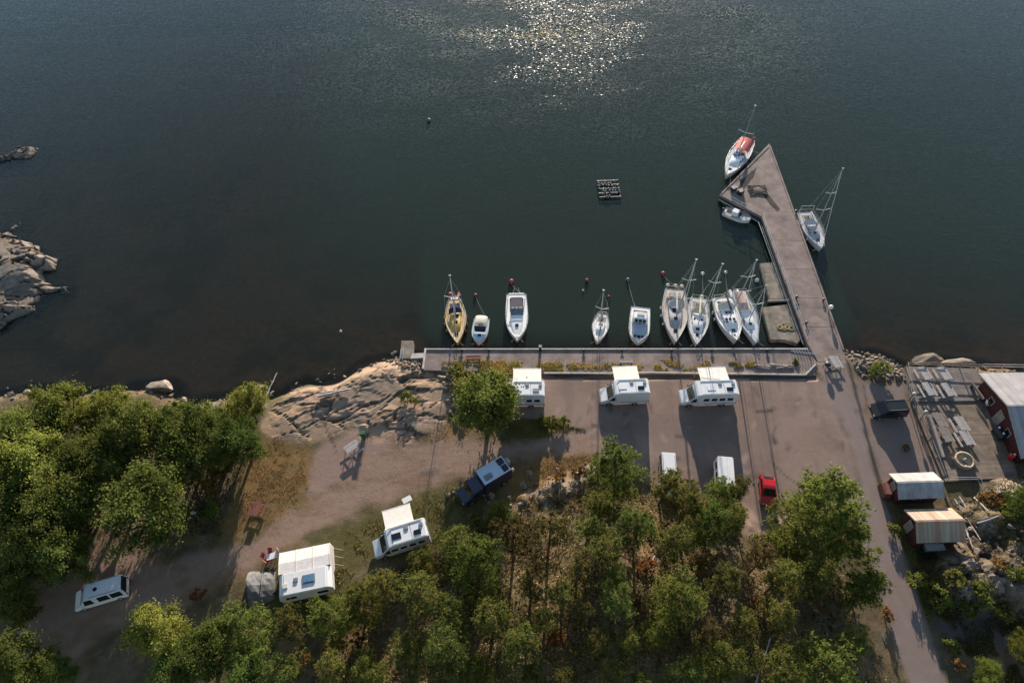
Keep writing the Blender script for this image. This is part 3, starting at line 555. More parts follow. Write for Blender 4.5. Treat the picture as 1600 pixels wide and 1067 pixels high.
def trunk(root, hb, zs, xx, t0, t1, fr, h, m, wins=0, wm=None, name='cabin', tap=.75, front=.35):
    n = 8; mb = MB(); rings = []
    prof = []
    for i in range(n+1):
        u = i/n; t = t0+(t1-t0)*u; w = hb(t)*fr; hh = h*(1 if u < 1-front else max(.06, 1-((u-(1-front))/front)**1.6*.94)); z = zs(t)-.06; prof.append((xx(t), w, hh, z))
        rings.append([(xx(t), w, z), (xx(t), w*.93, z+hh*.75), (xx(t), w*.74, z+hh), (xx(t), 0, z+hh*1.06), (xx(t), -w*.74, z+hh), (xx(t), -w*.93, z+hh*.75), (xx(t), -w, z)])
    mb.loft(rings, closed=False, caps=False); mb.add(rings[0], [tuple(range(7))]); mb.add(rings[-1], [tuple(range(6, -1, -1))])
    c = mb.build(name, m, root)
    for k in range(wins):
        for s in (1, -1):
            u0 = .08+k*(.78-front*.3)/wins; u1 = u0+.6*(.8-front*.3)/wins; P = []
            for u, q in ((u0, .3), (u1, .3), (u1, .8), (u0, .8)):
                i = u*n; j = min(n-1, int(i)); f = i-j; x, w, hh, z = [prof[j][e]*(1-f)+prof[j+1][e]*f for e in range(4)]
                P.append((x, s*(w*(1-.07*q/.75)+.012), z+hh*q))
            MB().slab(P if s > 0 else P[::-1], .01).build('window', wm or M['glass'], c)
    return c, prof
def hatch(root, x, y, z, w, l, m=None): MB().box((x, y, z+.03), (l, w, .07)).build('hatch', m or M['glass'], root, bev=.015)
def rails(root, hb, zs, xx, h=.6, t0=.12, t1=.97, bow=True):
    T = [t0+(t1-t0)*i/6 for i in range(7)]
    for s in (1, -1):
        mb = MB()
        for t in T: mb.cyl((xx(t), s*hb(t)*.95, zs(t)), (xx(t), s*hb(t)*.95, zs(t)+h), .02, n=5)
        for k in (1, .5): mb.path([(xx(t), s*hb(t)*.95, zs(t)+h*k) for t in T], .013, 4)
        mb.build('guard_rail', M['steel'], root)
    if bow:
        t = .93; mb = MB(); P = [(xx(t), hb(t)*.9, zs(t)+h), (xx(1)+.15, .12, zs(1)+h), (xx(1)+.15, -.12, zs(1)+h), (xx(t), -hb(t)*.9, zs(t)+h)]
        mb.path(P, .025, 5); [mb.cyl(p, (p[0]-.05, p[1]*.9, zs(t)), .02, n=5) for p in P]; mb.build('pulpit', M['steel'], root)
        mb = MB(); t = .03; P = [(xx(.12), hb(.12)*.92, zs(0)+h), (xx(0)+.05, hb(0)*.9, zs(0)+h), (xx(0)+.05, -hb(0)*.9, zs(0)+h), (xx(.12), -hb(.12)*.92, zs(0)+h)]
        mb.path(P, .022, 5); [mb.cyl(p, (p[0], p[1], zs(0)), .02, n=5) for p in P]; mb.build('pushpit', M['steel'], root)
def world_to(root, p):
    rz = root.rotation_euler.z; d = np.array(p)-np.array(root.location); return np.array([d[0]*math.cos(rz)+d[1]*math.sin(rz), -d[0]*math.sin(rz)+d[1]*math.cos(rz), d[2]])
def rig(root, hb, zs, xx, L, tm, top_px, r=.07, boom=None, bz=1.35, cover=None, spread=(.5,), zdeck=.5, fore=True, lean_max=.07):
    """mast whose top is the point on the seen ray nearest above its foot"""
    foot = np.array([xx(tm), 0, zs(tm)+zdeck]); rz = root.rotation_euler.z
    fw = np.array(root.location)+[foot[0]*math.cos(rz), foot[0]*math.sin(rz), foot[2]]
    d = cF*FPX+cR*(top_px[0]-800)-cU*(top_px[1]-533.5); d /= np.linalg.norm(d); w = CP-fw
    b = d[2]; tt = (b*w[2]-(d@w))/(1-b*b); p = CP+d*tt
    H = p[2]-fw[2]; off = (p-fw)[:2]; k = min(1, lean_max*H/max(1e-6, np.linalg.norm(off))); top = world_to(root, [fw[0]+off[0]*k, fw[1]+off[1]*k, p[2]])
    print('mast', root.name, 'H %.1f' % H, 'off', off.round(2))
    mast = MB().cyl(foot-[0, 0, zdeck+.05], top, r, r*.75, 10).build('mast', M['alu'], root)
    MB().box(top+[0, 0, .1], (.16, .3, .06)).build('masthead', M['alu'], mast)
    for f in spread:
        c = foot+(top-foot)*f; s = hb(tm)*.8*(1-.3*(f > .6)); MB().path([c+[-.25, s, .05], c, c+[-.25, -s, .05]], .04, 6).build('spreader', M['van'], mast)
    bow = np.array([xx(1)-.1, 0, zs(1)]); st = np.array([xx(0)+.1, 0, zs(0)])
    if fore: MB().cyl(bow, top-(top-foot)*.04, .03, n=5).build('forestay', M['van'], root)
    MB().cyl(st, top, .018, n=4).build('backstay', M['steel'], root)
    for s in (1, -1):
        mb = MB(); f = spread[0]; c = foot+(top-foot)*f; sp = c+[-.25, s*hb(tm)*.8, .05]; ch = np.array([xx(tm)-.2, s*hb(tm)*.92, zs(tm)])
        mb.path([ch, sp, top-(top-foot)*.05], .016, 4); mb.build('shroud', M['steel'], root)
    if boom:
        a = foot+[-.1, 0, bz-zdeck]; e = a+[-boom, 0, -.05]; MB().cyl(a, e, .06, n=8).build('boom', M['alu'], root)
        if cover:
            mb = MB(); n = 8; rr = []
            for i in range(n+1):
                u = i/n; c = a+(e-a)*u; q = .2*(1-.45*u)*(1 if 0 < i < n else .3); rr.append([(c[0], c[1]+q*.8*math.cos(k*.785), c[2]+.16+q*1.1*math.sin(k*.785)) for k in range(8)])
            mb.loft(rr); mb.build('sail_cover', cover, root)
    return foot, top
def sprayhood(root, hb, zs, xx, t, w, m, h=.75, l=.9):
    mb = MB(); rr = []
    for i in range(4):
        u = i/3; x = xx(t)+l*(u-.0); hh = h*(1-(u**2)*.8)+.25; rr.append([(x, w*math.cos(a), zs(t)+.05+hh*math.sin(a)**.7 if 0 < a < math.pi else zs(t)+.05) for a in [math.pi*k/8 for k in range(9)]])
    mb.loft(rr, closed=False, caps=False); return mb.build('sprayhood', m, root)
def fenders(root, hb, zs, xx, ts, s, m=None):
    for t in ts: MB().ell((xx(t), s*(hb(t)+.13), zs(t)*.5), (.13, .13, .32), 8, 6).build('fender', m or M['white'], root)
def wheel_pedestal(root, x, z): MB().cyl((x, 0, z), (x, 0, z+.9), .09).build('steering_post', M['white'], root)
def boat(name, label, cat, stern, bow, z=-.35, group=None):
    a, b = at(*stern, z), at(*bow, z); c = (a+b)/2; L = float(np.linalg.norm((b-a)[:2]))
    return thing(name, label, cat, (c[0], c[1], WL), math.atan2(b[1]-a[1], b[0]-a[0]), group), L
def line(root, p, q, m=None, r=.014, sag=.15):
    p, q = np.array(p, float), np.array(q, float); MB().path([p+(q-p)*i/6-[0, 0, sag*4*(i/6)*(1-i/6)] for i in range(7)], r, 4).build('mooring_line', m or M['pale'], root)
def moor(root, hb, zs, xx, buoy_px=None, side=(1, -1), quay=True, qs=1.2):
    if quay:
        for s in side:
            q = np.array([xx(1)+.55, s*qs*.7, 1.2]); line(root, (xx(.96), s*hb(.96), zs(.96)), q)
    if buoy_px: line(root, (xx(0), hb(0)*.6*side[0], zs(0)), world_to(root, at(*buoy_px, WL+.3)), sag=.25)
SG = 'sailing boats at the quay and pier'
yel = pm('yellow_hull', (.62, .34, .03), .35, var=.1); yteak = pm('honey_teak', (.56, .38, .14), .6, stripe=(1, .1, .6)); ycab = pm('yellow_deck_paint', (.52, .33, .07), .5)
# 1 yellow sailboat
t, L = boat('sailboat', 'yellow sailboat with honey coloured deck and navy cockpit cushions, leftmost boat at the quay', 'sailboat', (710, 468), (715, 538), group=SG)
hb, zs, xx = make_hull(t, L, 2.85, .5, yel, yteak, (.09, .27, .75, .45), stripe=M['navy'], pw=1.7)
c, p = trunk(t, hb, zs, xx, .31, .74, .52, .36, ycab, 3); hatch(t, xx(.8), 0, zs(.8), .5, .5); hatch(t, xx(.56), 0, zs(.5)+.3, .5, .5); hatch(t, xx(.42), .1, zs(.4)+.31, .7, .6)
sprayhood(t, hb, zs, xx, .27, .95, M['navy'], .55, .7); rails(t, hb, zs, xx)
rig(t, hb, zs, xx, L, .55, (703, 431), boom=3.0, cover=M['navy'], spread=(.55,), zdeck=.4); fenders(t, hb, zs, xx, (.35, .5, .65), -1, yel); fenders(t, hb, zs, xx, (.4, .55, .7), 1, pm('orange_fender', (.5, .14, .03), .5))
MB().box((xx(0)-.35, 0, .45), (.7, hb(0)*1.5, .08)).build('swim_platform', M['white'], t, bev=.02); mb = MB(); mb.path([(xx(0)-.7, -.2, .5), (xx(0)-1.5, -.1, .9), (xx(0)-.7, .2, .5)], .04); mb.build('ladder', M['steel'], t)
MB().slab([(xx(0)-.1, .5, 1.5), (xx(0)-.9, .6, 1.4), (xx(0)-.9, .9, 1.2), (xx(0)-.1, .8, 1.3)], .03).build('flag', M['red'], t); moor(t, hb, zs, xx)
# 2 small motorboat with canopy
t, L = boat('motorboat', 'small white motorboat with cream canopy and pale blue foredeck beside the yellow sailboat', 'motorboat', (753, 497), (747, 536))
pb = pm('pale_blue_deck', (.42, .52, .57), .4, var=.08)
hb, zs, xx = make_hull(t, L, 2.2, .93, M['white'], pb, (.09, .5, .8, .5), full=.5, sheer=.15, fb=.8, pw=2.2)
mb = MB(); rr = [[(xx(a), .92*math.cos(k*math.pi/8), zs(0)+.25+hh*math.sin(k*math.pi/8)**.6 if 0 < k < 8 else zs(0)+.1) for k in range(9)] for a, hh in ((.02, .55), (.12, .75), (.34, .8), (.4, .72))]; mb.loft(rr, closed=False, caps=False); mb.build('canopy', M['cream'], t)
MB().slab([(xx(.41), .85, zs(.4)+.5), (xx(.41), -.85, zs(.4)+.5), (xx(.56), -.72, zs(.5)+.04), (xx(.56), .72, zs(.5)+.04)], .03).build('windscreen', M['navy'], t)
for k in range(4): y = .52-.35*k; MB().slab([(xx(.5), y+.13, zs(.5)+.26), (xx(.5), y-.13, zs(.5)+.26), (xx(.56), y-.13, zs(.5)+.09), (xx(.56), y+.13, zs(.5)+.09)], .02).build('window', M['glass'], t)
hatch(t, xx(.68), 0, zs(.7)-.06, .45, .45); MB().box((xx(0)-.2, 0, .65), (.4, .4, .7), 0, .2).build('outboard_motor', M['dark'], t, bev=.05); rails(t, hb, zs, xx, .4, .55, .97, False); moor(t, hb, zs, xx, (743, 463))
# 3 motor cruiser
t, L = boat('motor_cruiser', 'white motor cruiser with broad bow deck and dark open cockpit, alone in the middle', 'motorboat', (807, 461), (808, 532))
hb, zs, xx = make_hull(t, L, 3.0, .88, M['white'], M['white'], (.0455, .4091, .98, .6), full=.5, sheer=.2, fb=1.1, pw=2.3)
cx0 = pm('aubergine_seats', (.055, .045, .07), .8); MB().box((xx(.2), 0, zs(.2)-.2), (2.3, 1.75, .3)).build('sunpad', cx0, t, bev=.06)
for k in (-1, 0, 1): MB().box((xx(.34), k*.55, zs(.3)-.02), (.5, .42, .7), 0, .15).build('seat', M['grey'], t, bev=.08)
mb = MB(); mb.slab([(xx(.4), .95, zs(.4)+.5), (xx(.4), -.95, zs(.4)+.5), (xx(.52), -.85, zs(.5)), (xx(.52), .85, zs(.5))], .04); mb.build('windscreen', pm('tinted_screen', (.16, .2, .21), .15), t)
c, p = trunk(t, hb, zs, xx, .47, .9, .6, .2, M['white'], 0, front=.7)
for y in (.75, -.75): hatch(t, xx(.58), y, zs(.55)+.02, .22, .22)
hatch(t, xx(.72), 0, zs(.7)+.12, .45, .5); rails(t, hb, zs, xx, .5, .45, .98, False)
mb = MB(); mb.path([(xx(.07), 1.25, zs(0)), (xx(.12), 1.15, zs(0)+1.2), (xx(.12), -1.15, zs(0)+1.2), (xx(.07), -1.25, zs(0))], .06); mb.build('radar_arch', M['white'], t)
MB().box((xx(0)-.35, 0, .35), (.8, 2.2, .1)).build('swim_platform', M['white'], t, bev=.03)
for s in (1, -1): MB().cyl((xx(0)-.7, s*.5, .5), (xx(0)-1.4, s*.25, .8), .03).build('davit', M['steel'], t)
MB().box((xx(1)-.05, 0, zs(1)-.02), (.7, .3, .1)).build('anchor', M['steel'], t, bev=.02); moor(t, hb, zs, xx, (799, 443))
# 4 small sailboat
t, L = boat('sailboat', 'smallest plain white sailboat lying by itself left of the cabin boat', 'sailboat', (942, 490), (933, 535), group=SG)
hb, zs, xx = make_hull(t, L, 2.2, .5, M['white'], M['white'], (.0909, .3182, .6, .4), fb=.8, pw=1.7)
trunk(t, hb, zs, xx, .34, .72, .55, .3, M['white'], 2); rig(t, hb, zs, xx, L, .5, (943, 454), r=.055, boom=2.0, cover=M['dark'], zdeck=.3, bz=1.0); rails(t, hb, zs, xx, .5); hatch(t, xx(.43), 0, zs(.4)+.2, .6, .6, M['dark'])
MB().cyl((xx(.5), .12, zs(.5)+.42), (xx(.97), .05, zs(1)+.1), .06).build('rolled_sail', M['dark'], t); moor(t, hb, zs, xx, (951, 465))
# 5 cabin motorboat
t, L = boat('cabin_boat', 'white round bowed cabin boat with grey coachroof right of the smallest sailboat', 'motorboat', (1001, 481), (997, 537))
hb, zs, xx = make_hull(t, L, 2.75, .9, M['white'], M['white'], (.0455, .2273, .95, .5), full=.5, sheer=.2, fb=1.0, pw=3.2)
trunk(t, hb, zs, xx, .26, .48, .74, 1.0, M['white'], 2, name='wheelhouse', front=.12); gr = pm('pale_grey_roof', (.36, .40, .45), .5, var=.08)
trunk(t, hb, zs, xx, .5, .86, .72, .4, gr, 3, front=.25)
for u, h in ((.5, .75), (.86, .05)): 
    for y in (-.55, 0, .55): MB().slab([(xx(u)-.16, y+.22, zs(u)+h+.16), (xx(u)-.16, y-.22, zs(u)+h+.16), (xx(u)+.17, y-.2, zs(u)+h), (xx(u)+.17, y+.2, zs(u)+h)], .03).build('window', M['glass'], t)
MB().box((xx(.16), 0, zs(.1)-.1), (.7, 1.7, .3)).build('cushion', pm('purple_cushion', (.08, .06, .16), .8), t, bev=.08); MB().box((xx(.33), 0, zs(.3)+1.05), (.5, 1.0, .08)).build('roof_hatch', M['cream'], t, bev=.03)
rails(t, hb, zs, xx, .5, .2, .97, False); moor(t, hb, zs, xx, (981, 438), side=(-1, 1))
# 6 ketch
bdk = pm('beige_deck', (.44, .38, .32), .6, stripe=(1, .14, .7)); cov = pm('offwhite_canvas', (.55, .51, .48), .85)
t, L = boat('sailboat', 'big sailboat with beige planked deck and stern gear, right of the cabin boat', 'sailboat', (1054, 453), (1055, 537), group=SG)
hb, zs, xx = make_hull(t, L, 3.45, .72, M['white'], bdk, (.0909, .3182, .85, .45), fb=1.1, pw=1.7)
trunk(t, hb, zs, xx, .34, .72, .55, .42, pm('coachroof_grey', (.38, .37, .38), .5), 4); hatch(t, xx(.8), 0, zs(.8)-.03, .55, .55); hatch(t, xx(.6), 0, zs(.6)+.36, .5, .5); hatch(t, xx(.45), -.2, zs(.4)+.38, .5, .7)
sprayhood(t, hb, zs, xx, .29, 1.05, cov, .65, 1.0); MB().box((xx(.17), 0, zs(.1)+.25), (.5, 1.7, .5), 0, .2).build('cockpit_cover', cov, t, bev=.1); rails(t, hb, zs, xx)
rig(t, hb, zs, xx, L, .58, (1088, 406), r=.1, boom=3.6, cover=cov, spread=(.34, .66), zdeck=.4)
for y in (-1.1, .9, 0): MB().ell((xx(0)-.1, y, zs(0)+.6), (.25, .3, .25), 8, 6).build('stern_gear', M['cream'], t)
fenders(t, hb, zs, xx, (.3, .45, .6), 1); fenders(t, hb, zs, xx, (.35, .5, .65), -1); moor(t, hb, zs, xx, (1036, 430))
# 7
t, L = boat('sailboat', 'white sailboat with cream cross shaped sail cover right of the beige decked one', 'sailboat', (1092, 466), (1088, 540), group=SG)
hb, zs, xx = make_hull(t, L, 3.0, .68, M['white'], pm('light_deck', (.46, .45, .44), .5, var=.1), (.0909, .3182, .8, .45), pw=1.7)
ivory = pm('ivory_canvas', (.66, .58, .40), .85); trunk(t, hb, zs, xx, .34, .74, .55, .38, M['white'], 3); hatch(t, xx(.7), 0, zs(.7)+.2, .5, .5); hatch(t, xx(.8), 0, zs(.8)-.05, .4, .4)
for y in (-.5, .5): hatch(t, xx(.5), y, zs(.5)+.3, .25, .4)
rig(t, hb, zs, xx, L, .57, (1129, 413), boom=3.6, cover=ivory, spread=(.4, .7), zdeck=.35); sprayhood(t, hb, zs, xx, .28, 1.0, ivory, .6, .9); rails(t, hb, zs, xx)
MB().ell((xx(.02), .3, zs(0)+.5), (.3, .25, .3), 8, 6).build('life_raft', M['cream'], t); moor(t, hb, zs, xx, (1098, 430))
# 8
t, L = boat('sailboat', 'broad white sailboat with dark blue roof windows and grey spray arch', 'sailboat', (1128, 466), (1150, 535), group=SG)
hb, zs, xx = make_hull(t, L, 3.3, .82, M['white'], M['white'], (.0909, .2727, .95, .5), fb=1.15, pw=1.8)
bw = pm('blue_black_glass', (.02, .03, .07), .1); trunk(t, hb, zs, xx, .3, .76, .62, .42, M['white'], 4, bw)
for u, y in ((.4, .55), (.4, .15), (.4, -.3), (.56, .45), (.56, -.1), (.56, -.6), (.62, .5), (.62, -.6)): hatch(t, xx(u), y, zs(u)+.36, .34, .42 if u < .6 else .2, bw)
hatch(t, xx(.78), 0, zs(.78)-.03, .5, .5, bw); hatch(t, xx(.88), -.05, zs(.88)-.06, .28, .28, bw)
mb = MB(); mb.loft([[(xx(.1)+.12*math.cos(k*1.05)+.9*math.sin(a)**2*0, 1.35*math.cos(a), zs(.1)+.12*math.sin(k*1.05)+.95*math.sin(a)) for k in range(6)] for a in [math.pi*i/10 for i in range(11)]]); mb.build('spray_arch', M['grey'], t)
sprayhood(t, hb, zs, xx, .22, 1.15, M['cream'], .6, .8); rig(t, hb, zs, xx, L, .5, (1182, 407), r=.09, boom=3.6, cover=M['navy'], spread=(.45, .72), zdeck=.4); rails(t, hb, zs, xx)
fenders(t, hb, zs, xx, (.25, .4, .5, .62), 1, M['white']); fenders(t, hb, zs, xx, (.3, .45), -1); moor(t, hb, zs, xx, (1134, 428))
# 9
t, L = boat('sailboat', 'slim white sailboat with pinkish cockpit tent, nearest the concrete floats', 'sailboat', (1154, 456), (1181, 538), group=SG)
hb, zs, xx = make_hull(t, L, 2.8, .66, M['white'], pm('bluish_deck', (.40, .43, .48), .5, var=.1), (.0909, .3182, .7, .4), pw=1.6)
pk = pm('pink_canvas', (.55, .38, .33), .85); trunk(t, hb, zs, xx, .36, .74, .54, .34, M['white'], 3, bw); sprayhood(t, hb, zs, xx, .3, .95, pk, .6, .9)
mb = MB(); mb.loft([[(xx(a), .85*math.cos(k*math.pi/6), zs(.1)+.1+.75*math.sin(k*math.pi/6)) for k in range(7)] for a in (.06, .3)], closed=False, caps=False); mb.build('cockpit_tent', pk, t)
rig(t, hb, zs, xx, L, .58, (1197, 446), r=.085, boom=3.0, cover=M['cream'], spread=(.45,), zdeck=.35); rails(t, hb, zs, xx); hatch(t, xx(.66), 0, zs(.66)+.24, .4, .4)
moor(t, hb, zs, xx); lb = t
# dinghy astern of it
t, L = boat('dinghy', 'pale inflatable dinghy hauled up behind the slim sailboat', 'dinghy', (1147, 449), (1156, 470), z=-.2)
mb = MB(); P = [(-L/2, .55, .35), (L*.2, .55, .35), (L*.45, .3, .42), (L*.5, 0, .46), (L*.45, -.3, .42), (L*.2, -.55, .35), (-L/2, -.55, .35)]; mb.path(P, .22, 8); mb.build('tube', M['white'], t); MB().box((-.05, 0, .28), (L*.9, .9, .06)).build('floor', M['grey'], t); MB().box((-.2, 0, .45), (.25, 1.0, .06)).build('seat', M['cream'], t)
MB().box((-L/2-.1, 0, .55), (.3, .3, .6), 0, .2).build('outboard_motor', M['dark'], t, bev=.04)
# 10 sailboat at the pier head
t, L = boat('sailboat', 'sailboat with red striped awning and bright clutter at the slanted pier head', 'sailboat', (1168, 222), (1134, 277), group=SG)
hb, zs, xx = make_hull(t, L, 3.3, .72, M['white'], pm('grey_blue_deck', (.38, .42, .45), .5, var=.2), (.0909, .3182, .85, .45), fb=1.1, pw=1.7)
rd = pm('red_striped_awning', (.50, .07, .06), .8, stripe=(0, .55, 3.0)); trunk(t, hb, zs, xx, .36, .74, .55, .38, M['white'], 3)
mb = MB(); mb.loft([[(xx(a), 1.25*math.cos(k*math.pi/6), zs(.1)+.55+.55*math.sin(k*math.pi/6)) for k in range(7)] for a in (.06, .2, .38)], closed=False, caps=False); mb.build('awning', rd, t)
bl = pm('blue_cover', (.05, .14, .36), .8); MB().box((xx(.47), -.3, zs(.5)+.45), (1.0, 1.2, .25), 0, .2).build('cover', bl, t, bev=.08); MB().box((xx(.43), .6, zs(.5)+.42), (.7, .5, .2)).build('cover', M['red'], t, bev=.06)
rig(t, hb, zs, xx, L, .56, (1180, 166), r=.085, boom=3.5, cover=M['white'], spread=(.5,), zdeck=.4, fore=False); rails(t, hb, zs, xx); fenders(t, hb, zs, xx, (.3, .5, .7), 1, M['red']); hatch(t, xx(.83), 0, zs(.8)-.04, .5, .5)
MB().slab([(xx(0)-.1, .5, 1.9), (xx(0)-1.0, .7, 1.7), (xx(0)-1.0, 1.0, 1.5), (xx(0)-.1, .8, 1.7)], .03).build('flag', M['red'], t)
line(t, (xx(.9), hb(.9), zs(.9)), world_to(t, at(1140, 292, .1))); line(t, (xx(.2), hb(.2), zs(.2)), world_to(t, at(1192, 240, .1)))
# 11 small motorboat behind the head
t, L = boat('motorboat', 'small open motorboat with white windscreen box, tucked under the pier head', 'motorboat', (1132, 327), (1173, 343))
hb, zs, xx = make_hull(t, L, 1.9, .85, M['white'], pm('greyish_deck', (.4, .4, .38), .6), (.0909, .5, .65, .45), full=.5, sheer=.2, fb=.75, pw=2.3)
MB().box((xx(.42), 0, zs(.4)+.35), (1.2, 1.3, .65), 0, .18).build('cuddy', M['van'], t, bev=.06); MB().slab([(xx(.56), .5, zs(.5)+.5), (xx(.56), -.5, zs(.5)+.5), (xx(.63), -.5, zs(.5)+.1), (xx(.63), .5, zs(.5)+.1)], .03).build('windscreen', M['glass'], t)
MB().box((xx(0)-.18, 0, .6), (.4, .4, .75), 0, .2).build('outboard_motor', M['dark'], t, bev=.05); rails(t, hb, zs, xx, .35, .6, .96, False); line(t, (xx(.05), hb(0), zs(0)), world_to(t, at(1128, 315, .05)))
# 12 sailboat on the right of the pier
t, L = boat('sailboat', 'white sailboat with grey deck moored alone on the outer right side of the pier', 'sailboat', (1257, 332), (1283, 390), group=SG)
hb, zs, xx = make_hull(t, L, 2.85, .75, M['white'], pm('silver_deck', (.42, .41, .43), .5, var=.15), (.0909, .3182, .75, .45), pw=1.7)
trunk(t, hb, zs, xx, .36, .74, .55, .36, pm('coachroof_grey', (1, 1, 1)), 3); rig(t, hb, zs, xx, L, .56, (1317, 264), r=.085, boom=3.0, cover=cov, spread=(.35, .62), zdeck=.35); rails(t, hb, zs, xx)
sprayhood(t, hb, zs, xx, .3, .95, cov, .6, .9); hatch(t, xx(.62), -.1, zs(.6)+.3, .4, .4); hatch(t, xx(.78), 0, zs(.8)-.06, .5, .5)
mb = MB(); mb.path([(xx(.05), 1.1, zs(0)), (xx(.03), 1.0, zs(0)+1.5), (xx(.03), -1.0, zs(0)+1.5), (xx(.05), -1.1, zs(0))], .05); mb.build('stern_arch', M['steel'], t); fenders(t, hb, zs, xx, (.3, .5, .68), -1)
line(t, (xx(.95), -hb(.95), zs(.95)), world_to(t, at(1270, 392, .1))); line(t, (xx(.1), -hb(.1), zs(.1)), world_to(t, at(1244, 330, .1)))
# ------------------------------------------------------------------ vehicles
def proj(q):
    v = np.array(q, float)-CP; k = FPX/(v@cF); return np.array([800+k*(v@cR), 533.5-k*(v@cU)])
class Veh:
    def __init__(s, name, label, cat, rear, front, h, W, L=None, group=None, gz_=None):
        a, b = at(*rear, h), at(*front, h); c = (a+b)/2; g = hz(c[0], c[1]) if gz_ is None else gz_
        a, b = at(*rear, h+g), at(*front, h+g); d = (b-a)[:2]; s.L = L or float(np.linalg.norm(d))
        c = a[:2]+d/np.linalg.norm(d)*s.L/2; s.W = W
        s.t = thing(name, label, cat, (c[0], c[1], g), math.atan2(d[1], d[0]), group); s.belt = 9; s.top = 10; s.tum = 0
    def hw(s, z): return s.W/2*(1-s.tum*max(0, (z-s.belt)/(s.top-s.belt)))
    def shell(s, prof, m, name='body', bev=.07, w=None, parent=None):
        k = (w or s.W)/s.W; n = len(prof); v = [(x, s.hw(z)*k, z) for x, z in prof]+[(x, -s.hw(z)*k, z) for x, z in prof]
        return MB().add(v, [tuple(range(n)), tuple(range(2*n-1, n-1, -1))]+[(i, n+i, n+(i+1) % n, (i+1) % n) for i in range(n)]).build(name, m, parent or s.t, bev)
    def sidewin(s, P, m=None, name='side_window', sides=(1, -1), par=None):
        for k in sides:
            q = [(x, k*(s.hw(z)+.004), z) for x, z in P]; a = sum(P[i][0]*P[(i+1) % len(P)][1]-P[(i+1) % len(P)][0]*P[i][1] for i in range(len(P)))
            if (a > 0) == (k > 0): q = q[::-1]
            MB().slab(q, .014).build(name, m or M['glass'], par or s.t)
    def pane(s, p, q, f=.86, m=None, name='windshield', y0=None):
        (x0, z0), (x1, z1) = p, q; n = Vector((-(z1-z0), 0, x1-x0)); n = n.normalized()
        if n.z < 0 and abs(n.z) > .05: n = -n
        if abs(n.z) <= .05: n = Vector((math.copysign(1, x0), 0, 0))
        w0, w1 = s.hw(z0)*f, s.hw(z1)*f*.97; Q = [Vector((x0, w0, z0)), Vector((x0, -w0, z0)), Vector((x1, -w1, z1)), Vector((x1, w1, z1))]
        if (Q[1]-Q[0]).cross(Q[2]-Q[1]).dot(n) < 0: Q = Q[::-1]
        MB().slab([v+n*.006 for v in Q], .016).build(name, m or M['glass'], s.t)
    def wheels(s, xs, r=.34, w=.22):
        for x in xs:
            for k in (1, -1):
                y = k*(s.W/2-w*.45); o = MB().cyl((x, y-w/2, r), (x, y+w/2, r), r, n=18).build('wheel', M['rub'], s.t)
                MB().cyl((x, y+k*w*.3, r), (x, y+k*(w/2+.01), r), r*.6, n=12).build('rim', M['steel'], o)
    def box(s, name, c, d, m, bev=.02, tz=0): return MB().box(c, d, 0, tz).build(name, m, s.t, bev)
    def lights(s, xf, xr, zf=.7, zr=.9):
        for k in (1, -1):
            s.box('headlight', (xf, k*s.W*.36, zf), (.14, .34, .2), M['steel'], .03); s.box('tail_light', (xr, k*s.W*.42, zr), (.08, .16, .32), M['red'], .02)
    def mirrors(s, x, z, m=None):
        for k in (1, -1): s.box('wing_mirror', (x, k*(s.W/2+.14), z), (.12, .24, .2), m or M['dark'], .03)
    def awning(s, x0, x1, side, out=2.4, z=2.45, drop=.35, m=None):
        y = side*(s.W/2+.02); q = [(x0, y, z), (x1, y, z), (x1, y+side*out, z-drop), (x0, y+side*out, z-drop)]
        if side > 0: q = q
        else: q = q[::-1]
        a = MB().slab(q, .03).build('awning', m or M['awn'], s.t)
        for x in (x0, x1): MB().cyl((x, y+side*(out-.05), 0), (x, y+side*(out-.05), z-drop), .025, n=6).build('awning_leg', M['alu'], a)
        MB().cyl((x0-.05, y+side*out, z-drop+.02), (x1+.05, y+side*out, z-drop+.02), .04, n=6).build('front_bar', M['van'], a)
        MB().cyl((x0-.08, y, z+.04), (x1+.08, y, z+.04), .075, n=8).build('cassette', M['van'], a)
MG = 'white motorhomes parked facing left along the quay'
